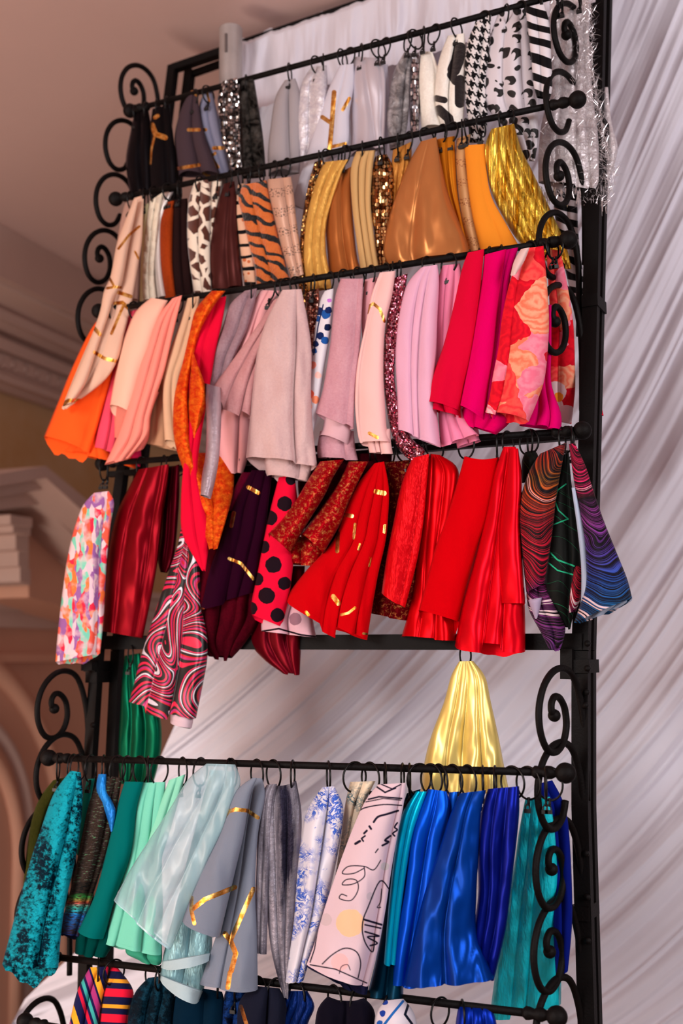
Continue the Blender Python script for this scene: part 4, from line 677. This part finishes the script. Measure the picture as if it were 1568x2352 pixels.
PD = [(653, 1157, 17), (620, 1189, 17), (628, 1297, 19), (604, 1256, 15), (590, 1330, 15), (653, 1340, 15), (612, 1368, 19), (637, 1413, 16), (577, 1397, 14), (668, 1102, 12), (672, 1230, 12)]
cloth('D', 'red polka dot cloth', 'red cloth with large black polka dots, fourth row', fb('polka', 'plain', (232, 16, 56), dots=[(x, y, r, (24, 18, 26)) for x, y, r in PD]), [(640, 1096, 676, 1090), (620, 1173, 684, 1165), (604, 1243, 680, 1240), (590, 1317, 672, 1307), (577, 1387, 663, 1380), (578, 1412, 652, 1442)], [656], dy=-.038, folds=[], amp=.7, bd=12,
    layers=[('white_underside', fb('polka_under', 'plain', (222, 176, 188), dots=[(678, 1422, 14, (150, 110, 125))], ink=[((28, 20, 28), [([(602, 1450), (640, 1444), (690, 1458), (724, 1462)], 4)])]), [(640, 1370, 712, 1370), (604, 1420, 718, 1420), (600, 1450, 726, 1464)], .016, dict(folds=[.5]))])
cloth('D', 'garnet satin cloth with pointed hem', 'garnet satin cloth hanging below the crossbar under the polka dots', fb('garnet_satin', 'satin', (88, 0, 16)), [(600, 1300, 700, 1300), (585, 1400, 696, 1400), (574, 1470, 692, 1460), (606, 1515, 690, 1510), (648, 1545, 688, 1549)], [640], dy=.0, folds=[.35, .7], amp=.7)
RG = fb('red_gold_sequin', 'shot', (150, 2, 16), (222, 150, 84), scale=1.09); DK = fb('dark_inside', 'plain', (26, 6, 6))
cloth('D', 'red and gold rolled sequin cloth', 'red and gold flip sequin cloth rolled into two open tubes, fourth row', RG, [(735, 1060, 790, 1055), (706, 1104, 764, 1098), (680, 1148, 744, 1140), (650, 1190, 706, 1202), (616, 1226, 666, 1270)], [764], dy=-.06, folds=[], amp=1.3, bd=22, thick=1.6,
    layers=[('second_tube', RG, [(800, 1060, 846, 1060), (776, 1110, 816, 1120), (746, 1155, 796, 1165), (718, 1192, 780, 1206), (690, 1226, 742, 1272)], .012, dict(folds=[], amp=1.3, bd=30, thick=1.6)),
            ('lower_roll', RG, [(640, 1225, 740, 1240), (638, 1262, 742, 1264), (660, 1296, 724, 1300)], .03, dict(folds=[.5]))])
cloth('D', 'very dark wine cloth', 'very dark wine cloth filling the gaps behind the rolled sequin cloth', fb('dark_wine', 'velvet', (34, 2, 8), (60, 4, 14)), [(690, 1046, 900, 1040), (684, 1120, 896, 1120), (700, 1220, 890, 1220), (720, 1320, 870, 1320)], [700, 848], dy=.012, folds=[.3, .6], amp=.4)
cloth('D', 'black velvet cloth', 'black velvet cloth in shade behind the plum cloth and the crimson tail', fb('black_velvet', 'velvet', (8, 3, 5), (20, 4, 8)), [(516, 1072, 640, 1066), (505, 1150, 632, 1150), (480, 1250, 600, 1250), (470, 1350, 580, 1350)], [534], dy=.012, folds=[.4], amp=.4)
cloth('D', 'red cloth with gold dashes', 'red cloth with scattered gold foil dashes and stepped hem, fourth row', fb('red_gold', 'plain', (198, 2, 12), foil=[([(792, 1183), (808, 1185)], 9), ([(776, 1224), (774, 1266)], 9), ([(815, 1204), (812, 1236)], 6), ([(863, 1129), (882, 1133)], 11), ([(884, 1208), (883, 1222)], 8), ([(850, 1281), (848, 1300)], 5), ([(765, 1370), (777, 1386)], 11), ([(783, 1412), (800, 1408), (815, 1396)], 6), ([(788, 1458), (786, 1466)], 8), ([(703, 1406), (708, 1412)], 7), ([(826, 1250), (823, 1262)], 5), ([(834, 1455), (842, 1456)], 5)]),
    [(860, 1064, 882, 1060), (822, 1110, 893, 1125), (788, 1179, 890, 1200), (766, 1240, 884, 1250), (712, 1300, 868, 1320), (672, 1350, 854, 1400), (656, 1376, 843, 1470)], [870], dy=-.04, folds=[(.3, .45), (.55, .62), (.8, .85)], amp=.8, hem=[18, 34, 6, 0], bd=10)
cloth('D', 'dark red and gold sequin cloth', 'dark flip sequin cloth showing gold at its hem behind the reds', fb('dark_sequin', 'shot', (84, 2, 8), (206, 130, 70), scale=1.11), [(884, 1062, 940, 1056), (886, 1150, 950, 1150), (876, 1250, 960, 1250), (856, 1350, 958, 1350), (850, 1408, 938, 1424)], [900, 930], dy=-.004, folds=[.5], amp=.4)
cloth('D', 'crinkled red taffeta cloth', 'crinkled bright red taffeta cloth, middle of the fourth row', fb('red_taffeta', 'taffeta', (204, 0, 14), (220, 8, 22)), [(946, 1052, 986, 1042), (922, 1112, 980, 1110), (904, 1197, 972, 1200), (888, 1277, 957, 1290), (876, 1362, 930, 1396)], [968], dy=-.036, folds=[(.75, .75)], amp=.7)
cloth('D', 'red satin cloth behind', 'scarlet satin cloth flaring behind the two plain red ones', fb('scarlet_satin', 'satin', (208, 0, 12)), [(988, 1042, 1010, 1045), (976, 1090, 1052, 1080), (968, 1180, 1046, 1170), (958, 1280, 1030, 1270), (944, 1380, 1040, 1400), (922, 1462, 1050, 1470)], [998], dy=-.012, folds=[(.2, .3), (.55, .6)], amp=.7)
cloth('D', 'wide flat red cloth', 'wide flat bright red cloth hung between two rings, fourth row', fb('bright_red', 'plain', (206, 0, 12)), [(1066, 1048, 1146, 1050), (1052, 1100, 1138, 1110), (1028, 1180, 1122, 1190), (1002, 1250, 1102, 1250), (980, 1330, 1078, 1335), (961, 1402, 1056, 1430)], [1070, 1140], dy=-.026, folds=[], amp=.4, wr=.6, bd=40, sag=6)
RS = fb('red_satin', 'satin', (214, 0, 22))
cloth('D', 'glossy red satin cloth', 'glossy red satin cloth with wavy open hem, right of the flat red one', RS, [(1156, 1026, 1184, 1026), (1134, 1090, 1198, 1086), (1116, 1180, 1194, 1180), (1092, 1280, 1198, 1280), (1062, 1390, 1205, 1395), (1044, 1484, 1206, 1496)], [1166], dy=-.034, folds=[(.4, .4), (.66, .66)], amp=.7, bd=14, hem=[12, -12, 6],
    layers=[('front_fold', RS, [(1170, 1030, 1190, 1030), (1158, 1120, 1198, 1110), (1146, 1220, 1196, 1220), (1146, 1320, 1202, 1320), (1150, 1385, 1206, 1386)], -.016, dict(folds=[], amp=.8, bd=8))])
cloth('D', 'green and gold striped cloth', 'small green and gold striped cloth behind the red satin', fb('green_gold', 'arcs', (10, 20, 10), (140, 190, 60)), [(1206, 1038, 1228, 1034), (1198, 1062, 1236, 1056), (1198, 1110, 1216, 1105)], [1214], dy=-.004)
cloth('D', 'red and orange striped cloth', 'black cloth with glowing red and orange stripes rolled to an open tube', fb('fractal_red', 'stripes', (0, 0, 0), [(0, (150, 30, 110)), (.1, (220, 20, 60)), (.45, (210, 30, 50)), (.6, (240, 90, 40)), (.72, (140, 90, 30)), (.85, (200, 60, 30)), (1, (190, 20, 60))]), [(1240, 1042, 1300, 1016), (1216, 1080, 1288, 1080), (1196, 1140, 1276, 1150), (1191, 1190, 1272, 1190), (1197, 1260, 1264, 1250), (1208, 1360, 1250, 1340)], [1216, 1290], dy=-.05, folds=[], amp=.9, bd=14,
    layers=[('open_tube_end', fb('fractal_dark', 'stripes', (0, 0, 0), [(0, (120, 60, 140)), (1, (190, 40, 110))]), [(1208, 1350, 1256, 1340), (1214, 1400, 1276, 1390), (1240, 1450, 1298, 1440), (1258, 1486, 1288, 1488)], .012, dict(folds=[.5], bd=8)), ('pale_edge', fb('pale_edge', 'plain', (176, 160, 186)), [(1212, 1378, 1244, 1372), (1220, 1400, 1240, 1396), (1228, 1420, 1234, 1418)], -.004, {})])
cloth('D', 'black cloth with green arcs', 'black cloth with thin green arcs between the two striped ones', fb('fractal_green', 'arcs', (10, 12, 10), (24, 150, 96), ink=[((36, 176, 128), [([(1299, 1112), (1280, 1126), (1274, 1150), (1282, 1172), (1304, 1192), (1268, 1206)], 3), ([(1260, 1266), (1280, 1286), (1318, 1300)], 3.5), ([(1256, 1290), (1280, 1310), (1316, 1320)], 3)])]), [(1286, 1046, 1306, 1040), (1274, 1110, 1312, 1110), (1266, 1180, 1322, 1180), (1258, 1270, 1332, 1270), (1250, 1345, 1334, 1340), (1266, 1392, 1322, 1385), (1294, 1440, 1310, 1442)], [1300], dy=-.036, folds=[(.7, .65)], amp=.7,
    layers=[('red_inner_fold', fb('fractal_red', 'stripes', (0, 0, 0)), [(1316, 1300, 1338, 1300), (1306, 1360, 1336, 1360), (1304, 1410, 1322, 1405)], -.004, {})])
cloth('D', 'magenta to blue striped cloth', 'striped cloth running magenta to violet to blue, flaring past the right post', fb('fractal_blue', 'stripes', (0, 0, 0), [(0, (30, 110, 170)), (.22, (50, 90, 190)), (.42, (90, 50, 150)), (.6, (170, 70, 170)), (.75, (20, 14, 20)), (.82, (230, 40, 110)), (1, (235, 30, 90))], scale=.5), [(1306, 1020, 1320, 1018), (1314, 1080, 1344, 1070), (1322, 1130, 1362, 1125), (1334, 1200, 1386, 1195), (1344, 1270, 1414, 1265), (1342, 1350, 1440, 1330), (1318, 1430, 1451, 1374)], [1312], dy=-.056, dyb=-.02, folds=[], amp=.6, bd=12,
    layers=[('pale_lining', fb('blue_lining', 'plain', (176, 190, 214)), [(1312, 1120, 1320, 1120), (1326, 1220, 1342, 1220), (1334, 1300, 1350, 1300), (1334, 1372, 1364, 1366), (1330, 1398, 1340, 1396)], -.012, {}), ('pale_hem', fb('blue_lining', 'plain', (176, 190, 214)), [(1384, 1384, 1451, 1368), (1350, 1406, 1449, 1380), (1330, 1428, 1420, 1398)], .004, {})])
# ---- hung from the crossbar
cloth('E', 'emerald satin cloth', 'emerald green satin cloth hanging behind the left post below the crossbar', fb('emerald', 'satin', (0, 84, 58)), [(286, 1506, 322, 1500), (280, 1570, 334, 1570), (276, 1640, 366, 1640), (272, 1720, 370, 1720), (275, 1800, 352, 1800)], [300], dy=.045, folds=[(.3, .25), (.6, .6)])
cloth('E', 'pale yellow satin cloth', 'pale yellow satin cloth hanging alone from the crossbar behind the fifth bar', fb('yellow_satin', 'satin', (248, 222, 128)), [(1054, 1519, 1086, 1518), (1036, 1552, 1114, 1555), (1019, 1613, 1127, 1613), (990, 1690, 1144, 1690), (974, 1753, 1156, 1753), (965, 1820, 1168, 1815)], [1068], dy=-.015, folds=[(.25, .28), (.48, .47), (.74, .72)], amp=.75)
# ---- fifth row: greens, blues
cloth('F', 'dark olive cloth', 'dark olive cloth at the far left end of the fifth row', fb('olive', 'velvet', (34, 36, 10), (52, 54, 18)), [(122, 1792, 162, 1782), (92, 1832, 150, 1835), (74, 1880, 130, 1880), (62, 1950, 110, 1950), (50, 2062, 90, 2062)], [134], dy=.012, folds=[.5])
cloth('F', 'teal crushed velvet cloth', 'mottled teal crushed velvet cloth, large, left of the fifth row', fb('teal_crushed', 'crushed', (0, 22, 34), (16, 146, 164)), [(162, 1770, 186, 1774), (123, 1824, 190, 1830), (93, 1907, 184, 1907), (72, 1970, 174, 1970), (36, 2098, 146, 2100), (5, 2215, 134, 2222)], [168, 180], dy=-.045, folds=[(.68, .62)], amp=.6, bd=42)
cloth('F', 'sea green cloth sliver', 'thin sea green cloth between crushed velvet and peacock print', fb('sea_green', 'plain', (24, 142, 128)), [(200, 1790, 218, 1788), (188, 1840, 208, 1840), (180, 1910, 198, 1910), (176, 1960, 186, 1960)], [208], dy=.006)
cloth('F', 'peacock print cloth', 'dark peacock feather print cloth with blue twisted edge, fifth row', fb('peacock', 'peacock', (20, 20, 20)), [(232, 1780, 280, 1786), (206, 1840, 270, 1850), (188, 1920, 252, 1930), (172, 2000, 232, 2000), (152, 2080, 206, 2080), (132, 2140, 184, 2152)], [238, 270], dy=-.012, folds=[(.7, .75)], bd=10,
    layers=[('blue_edge', fb('blue_edge', 'taffeta', (10, 80, 190), (40, 150, 220)), [(226, 1778, 244, 1778), (221, 1810, 246, 1815), (232, 1850, 262, 1850), (246, 1880, 266, 1870), (254, 1910, 260, 1908)], -.014, {})])
cloth('F', 'deep teal cloth', 'deep teal plain cloth right of the peacock print', fb('deep_teal', 'plain', (0, 100, 98)), [(286, 1795, 330, 1796), (270, 1850, 314, 1860), (246, 1950, 302, 1960), (216, 2060, 266, 2062), (178, 2138, 240, 2154)], [292, 322], dy=-.02, folds=[], amp=.8, bd=10,
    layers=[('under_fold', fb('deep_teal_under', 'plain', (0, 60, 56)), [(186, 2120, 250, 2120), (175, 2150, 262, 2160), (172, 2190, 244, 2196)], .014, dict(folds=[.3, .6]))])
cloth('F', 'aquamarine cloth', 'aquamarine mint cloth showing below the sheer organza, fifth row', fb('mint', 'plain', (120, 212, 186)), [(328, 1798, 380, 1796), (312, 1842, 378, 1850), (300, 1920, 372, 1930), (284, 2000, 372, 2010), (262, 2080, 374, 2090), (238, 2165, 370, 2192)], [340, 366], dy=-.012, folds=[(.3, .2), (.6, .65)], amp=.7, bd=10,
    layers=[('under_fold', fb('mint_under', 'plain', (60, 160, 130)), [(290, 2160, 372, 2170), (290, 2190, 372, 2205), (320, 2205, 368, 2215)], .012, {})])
cloth('F', 'light mint cloth', 'light mint cloth beside the sheer organza cloth top', fb('light_mint', 'plain', (140, 220, 192)), [(388, 1792, 426, 1778), (370, 1840, 410, 1840), (346, 1910, 390, 1910), (326, 1975, 370, 1975)], [420], dy=-.02, folds=[.5])
cloth('F', 'pale aqua satin cloth', 'pale aqua satin cloth with white turned hem below the organza', fb('pale_aqua', 'taffeta', (128, 178, 188), (150, 190, 198)), [(482, 1768, 540, 1772), (462, 1850, 532, 1870), (436, 1950, 502, 1950), (404, 2080, 486, 2080), (378, 2180, 486, 2185), (366, 2246, 462, 2296)], [526], dy=-.004, folds=[(.5, .5)], amp=.6, bd=20,
    layers=[('white_hem', fb('pale_hem', 'plain', (176, 200, 208)), [(372, 2208, 488, 2188), (369, 2222, 486, 2202)], -.012, dict(folds=[])), ('white_hem_edge', fb('pale_hem', 'plain', (176, 200, 208)), [(369, 2240, 466, 2276), (367, 2250, 458, 2298)], -.008, dict(folds=[]))])
cloth('F', 'sheer pale blue organza cloth', 'sheer pale blue organza cloth with white rolled edge, fifth row', fb('organza', 'organza', (150, 196, 208), (186, 214, 224)), [(474, 1754, 540, 1756), (432, 1790, 552, 1800), (388, 1860, 530, 1870), (330, 1948, 502, 1940), (300, 1996, 470, 2020), (276, 2040, 428, 2100), (261, 2068, 392, 2180)], [460, 532], dy=-.05, folds=[(.4, .4), (.7, .7)], amp=.5)
GG = [([(516, 1876), (524, 1864), (540, 1859), (568, 1862), (592, 1878)], 9), ([(440, 2062), (439, 2090), (446, 2121)], 9), ([(442, 2088), (470, 2066), (539, 2038)], 11), ([(582, 2042), (529, 2160)], 11), ([(517, 2145), (529, 2160), (541, 2190), (531, 2230)], 12), ([(528, 2234), (523, 2268)], 11)]
GM = fb('grey_gold', 'plain', (124, 132, 148), foil=GG)
cloth('F', 'slate grey cloth with gold branch lines', 'slate grey cloth with bright gold foil branch lines, fifth row', GM, [(580, 1786, 602, 1788), (566, 1830, 608, 1830), (552, 1920, 592, 1920), (530, 2040, 586, 2040), (496, 2150, 590, 2150), (458, 2260, 592, 2272)], [590], dy=-.03, folds=[(.3, .35)], amp=.5,
    layers=[('front_fold', GM, [(580, 1786, 590, 1787), (539, 1822, 574, 1830), (507, 1911, 560, 1915), (459, 2007, 538, 2010), (418, 2115, 505, 2150)], -.028, dict(folds=[], amp=.6, bd=12))])
SV = fb('grey_nap', 'nap', (34, 32, 46), (176, 170, 182))
cloth('F', 'pewter velvet cloth', 'shiny pewter grey velvet cloth narrowing to a point, fifth row', SV, [(616, 1800, 680, 1793), (600, 1850, 692, 1866), (602, 1950, 690, 1950), (610, 2071, 680, 2071), (624, 2190, 668, 2190), (650, 2288, 662, 2292)], [628, 672], dy=-.012, folds=[(.3, .4), (.62, .7)], amp=.8, sag=8,
    layers=[('left_fold', SV, [(612, 1803, 636, 1800), (594, 1850, 626, 1850), (588, 2007, 618, 2007), (580, 2190, 612, 2192)], -.01, dict(folds=[.5]))])
cloth('F', 'blue and white toile cloth', 'white satin cloth with blue botanical print, fifth row', fb('toile', 'toile', (216, 214, 226), (56, 96, 196)), [(740, 1808, 768, 1806), (706, 1858, 788, 1856), (692, 1924, 782, 1924), (682, 2007, 766, 2007), (676, 2100, 744, 2103), (668, 2166, 722, 2170), (655, 2256, 698, 2248)], [754], dy=-.02, folds=[(.55, .6)], amp=1.0, bd=8)
cloth('F', 'cream cloth with teal leaves', 'cream cloth with teal leaf print behind the scribble print', fb('teal_leaf', 'toile', (222, 204, 178), (12, 92, 110)), [(804, 1796, 862, 1794), (792, 1850, 836, 1850), (782, 1930, 812, 1930), (770, 2010, 780, 2010)], [814, 850], dy=.0, folds=[.5])
K2 = (20, 16, 40)
SCR = [([(874, 1976), (858, 1998), (836, 1990), (800, 1990), (786, 2006), (812, 2006), (836, 1994)], 2.6), ([(836, 1992), (836, 2014), (812, 2030), (786, 2032), (796, 2020), (818, 2022), (822, 2044), (806, 2068), (780, 2064), (784, 2054), (796, 2058)], 2.6),
       ([(740, 2214), (764, 2192), (792, 2178), (818, 2186), (828, 2212), (822, 2246)], 3), ([(779, 2236), (784, 2220), (798, 2216), (804, 2228)], 2), ([(893, 2042), (872, 2024), (844, 2086), (834, 2112), (832, 2140), (840, 2168), (856, 2186), (860, 2150)], 3.2), ([(876, 2042), (874, 2070), (866, 2084), (874, 2084)], 2.2),
       ([(836, 2112), (876, 2124)], 5), ([(838, 2124), (874, 2132)], 4), ([(838, 2140), (870, 2150), (844, 2152), (866, 2166), (850, 2172)], 4), ([(818, 1868), (836, 1856), (880, 1848), (922, 1850)], 3), ([(846, 1836), (870, 1830), (922, 1834)], 4), ([(840, 1842), (880, 1834), (920, 1838)], 2.5), ([(866, 1808), (884, 1820), (908, 1810)], 4), ([(872, 1800), (900, 1812), (920, 1802)], 3),
       ([(914, 1862), (888, 1870), (868, 1876), (858, 1888)], 5), ([(848, 1898), (852, 1904)], 5), ([(842, 1908), (836, 1914)], 5), ([(838, 1920), (830, 1926), (834, 1932)], 4), ([(826, 1932), (816, 1938)], 6), ([(912, 1890), (906, 1900), (912, 1906), (902, 1914), (906, 1920)], 4), ([(896, 1920), (884, 1930), (892, 1934), (878, 1942)], 5), ([(868, 1950), (862, 1958)], 3),
       ([(712, 2210), (722, 2180), (730, 2130)], 3), ([(708, 2200), (722, 2150)], 3), ([(712, 2216), (770, 2226), (842, 2258)], 3)]
cloth('F', 'pink cloth with scribble print', 'pale pink cloth with dark scribbles and a peach circle print', fb('scribble', 'plain', (222, 196, 206), dots=[(804, 2120, 32, (246, 196, 156)), (748, 2112, 14, (206, 184, 190)), (884, 1990, 10, (200, 190, 190)), (850, 2058, 9, (202, 184, 192)), (780, 2210, 20, (236, 184, 186))], inkattr=K2), [(868, 1802, 932, 1798), (838, 1841, 927, 1845), (809, 1905, 914, 1910), (777, 1991, 899, 1995), (745, 2087, 885, 2090), (722, 2166, 868, 2180), (704, 2215, 845, 2264)], [884, 924], dy=-.04, folds=[(.85, .9)], amp=.5, wr=.5, bd=14, res=6.5, inkseg=SCR,
    layers=[('navy_lining', fb('navy_satin_lining', 'satin', (26, 30, 60)), [(716, 2200, 840, 2220), (706, 2222, 846, 2262), (760, 2250, 842, 2284)], .014, dict(folds=[.3, .6]))])
cloth('F', 'dark petrol cloth', 'dark petrol blue cloth behind the cyan satin, fifth row', fb('petrol', 'satin', (4, 44, 66)), [(934, 1822, 966, 1812), (910, 1900, 946, 1900), (888, 2050, 930, 2050), (868, 2180, 926, 2180), (842, 2288, 926, 2292)], [940], dy=.004, folds=[.5])
cloth('F', 'narrow cyan satin cloth', 'narrow bright cyan satin cloth left of the royal blue', fb('cyan_satin', 'satin', (0, 168, 208)), [(955, 1818, 980, 1818), (922, 1873, 964, 1870), (906, 1959, 946, 1937), (893, 2071, 924, 2071), (881, 2212, 910, 2217)], [962], dy=-.02, folds=[(.5, .55)])
cloth('F', 'royal blue satin cloth', 'royal blue satin cloth right of the narrow cyan one', fb('royal_satin', 'satin', (0, 70, 190)), [(983, 1812, 1026, 1818), (960, 1863, 1034, 1860), (942, 1927, 1020, 1935), (928, 2039, 1000, 2050), (912, 2134, 985, 2160), (900, 2262, 960, 2264)], [990, 1008], dy=-.014, folds=[(.5, .45)], amp=.9)
cloth('F', 'small blue satin cloth', 'small bright blue satin pleat beside the wide cobalt cloth', fb('blue_satin2', 'satin', (14, 84, 196)), [(1030, 1820, 1054, 1818), (1026, 1880, 1046, 1880), (1018, 1950, 1034, 1950), (1012, 2010, 1024, 2010)], [1040], dy=-.004)
cloth('F', 'wide cobalt blue cloth', 'wide cobalt blue cloth in the right half of the fifth row', fb('cobalt', 'satin', (0, 52, 140)), [(1056, 1822, 1116, 1815), (1034, 1870, 1104, 1870), (1008, 1950, 1100, 1950), (975, 2050, 1094, 2050), (950, 2150, 1096, 2150), (926, 2262, 1136, 2246)], [1074, 1108], dy=-.034, folds=[(.5, .45)], amp=.5)
cloth('F', 'ultramarine cloth', 'dark ultramarine pleated cloth left of the wide cyan satin', fb('ultramarine', 'satin', (6, 20, 116)), [(1120, 1812, 1192, 1806), (1104, 1870, 1192, 1870), (1096, 1950, 1184, 1950), (1098, 2050, 1172, 2050), (1086, 2140, 1160, 2140), (1072, 2224, 1134, 2252)], [1136, 1176], dy=-.024, folds=[(.3, .35), (.62, .65)], amp=.9)
cloth('F', 'navy blue cloth behind cyan', 'navy blue cloth behind the wide cyan satin at the right end', fb('navy_end', 'plain', (12, 26, 120)), [(1228, 1802, 1268, 1792), (1250, 1850, 1296, 1850), (1262, 1950, 1308, 1930), (1268, 2100, 1314, 2100), (1276, 2242, 1304, 2230)], [1260], dy=.10, folds=[.5])
cloth('F', 'wide cyan satin cloth', 'wide cyan turquoise satin cloth behind the lower right scrolls', fb('turquoise_satin', 'taffeta', (0, 222, 244), (20, 236, 250)), [(1206, 1834, 1262, 1830), (1192, 1906, 1273, 1906), (1180, 1990, 1279, 1990), (1158, 2100, 1283, 2100), (1138, 2229, 1288, 2225), (1125, 2330, 1288, 2306)], [1212, 1252], dy=.04, dyb=.13, folds=[(.28, .3), (.55, .5)], amp=.7, bd=10, hem=[14, 0, 0])
# ---- lowest row, cut by the bottom of the picture
cloth('G', 'rainbow curve print cloth', 'multicoloured curved stripe cloth at the left of the lowest row', fb('rainbow', 'multistripe', (20, 20, 70)), [(206, 2222, 250, 2220), (180, 2270, 242, 2265), (166, 2320, 230, 2320), (150, 2400, 222, 2400), (140, 2460, 220, 2460)], [226], folds=[.5])
cloth('G', 'navy cloth with red bands', 'navy cloth with broad red and orange bands, lowest row', fb('red_bands', 'bands', (15, 18, 60)), [(254, 2222, 270, 2222), (238, 2270, 306, 2275), (230, 2320, 296, 2330), (222, 2400, 290, 2400), (215, 2460, 290, 2460)], [262], dy=.01, folds=[])
cloth('G', 'black teal crushed velvet cloth', 'black teal crushed velvet cloth beside the navy banded one', fb('black_teal', 'crushed', (2, 12, 20), (14, 52, 70), scale=.5), [(340, 2246, 382, 2240), (310, 2280, 402, 2290), (295, 2330, 398, 2340), (288, 2420, 392, 2420), (286, 2470, 392, 2470)], [350, 372])
cloth('G', 'dark petrol plain cloth', 'dark petrol plain cloth under the slate grey cloth, lowest row', fb('petrol_plain', 'plain', (6, 30, 48)), [(420, 2262, 510, 2278), (398, 2300, 514, 2305), (390, 2400, 510, 2400), (386, 2470, 508, 2470)], [430, 500], folds=[.6], amp=.5)
cloth('G', 'blue black crushed velvet cloth', 'blue black crushed velvet cloth left of the charcoal gold line cloth', fb('blue_black', 'crushed', (3, 8, 24), (16, 50, 110), scale=.6), [(520, 2270, 566, 2268), (510, 2310, 564, 2320), (504, 2400, 556, 2400), (500, 2470, 556, 2470)], [540], dy=.006)
cloth('G', 'charcoal cloth with one gold line', 'charcoal navy cloth with one gold foil line, lowest row', fb('charcoal_line', 'plain', (24, 26, 40), foil=[([(553, 2312), (568, 2360)], 9)]), [(580, 2264, 642, 2270), (548, 2306, 658, 2312), (544, 2400, 654, 2400), (540, 2470, 654, 2470)], [594, 632], dy=-.01, folds=[(.6, .6)])
cloth('G', 'midnight blue gathered cloth', 'midnight blue satin cloth gathered below the pewter velvet', fb('midnight', 'taffeta', (4, 20, 66), (8, 42, 112)), [(662, 2276, 706, 2276), (642, 2310, 722, 2312), (620, 2356, 706, 2356), (610, 2420, 700, 2420), (606, 2470, 700, 2470)], [682], folds=[.25, .5, .75])
cloth('G', 'plain black cloth', 'plain black cloth with two rounded shoulders, lowest row', fb('plain_black', 'plain', (14, 12, 22)), [(752, 2288, 836, 2292), (728, 2322, 860, 2324), (720, 2400, 862, 2400), (716, 2470, 862, 2470)], [768, 822], folds=[.5], amp=.8, sag=10)
cloth('G', 'white and blue brush print cloth', 'white cloth with blue brush strokes at the bottom of the rack', fb('brush_blue', 'plain', (222, 214, 224), dots=[(884, 2302, 7, (20, 60, 160)), (878, 2328, 7, (20, 60, 160)), (872, 2350, 7, (24, 90, 180))], ink=[((24, 100, 180), [([(925, 2300), (900, 2330), (880, 2356)], 6)]), ((10, 20, 40), [([(938, 2306), (930, 2330), (946, 2352)], 6)])]), [(884, 2298, 926, 2294), (862, 2332, 952, 2330), (856, 2400, 962, 2400), (852, 2470, 962, 2470)], [900], dy=-.02, folds=[])
cloth('G', 'cobalt satin cloth at the bottom', 'cobalt satin cloth with black folds below the cyan satin', fb('cobalt_bottom', 'satin', (4, 40, 150)), [(1052, 2312, 1130, 2318), (1046, 2350, 1140, 2352), (1042, 2400, 1140, 2400), (1040, 2470, 1140, 2470)], [1010, 1062], folds=[.4, .7])
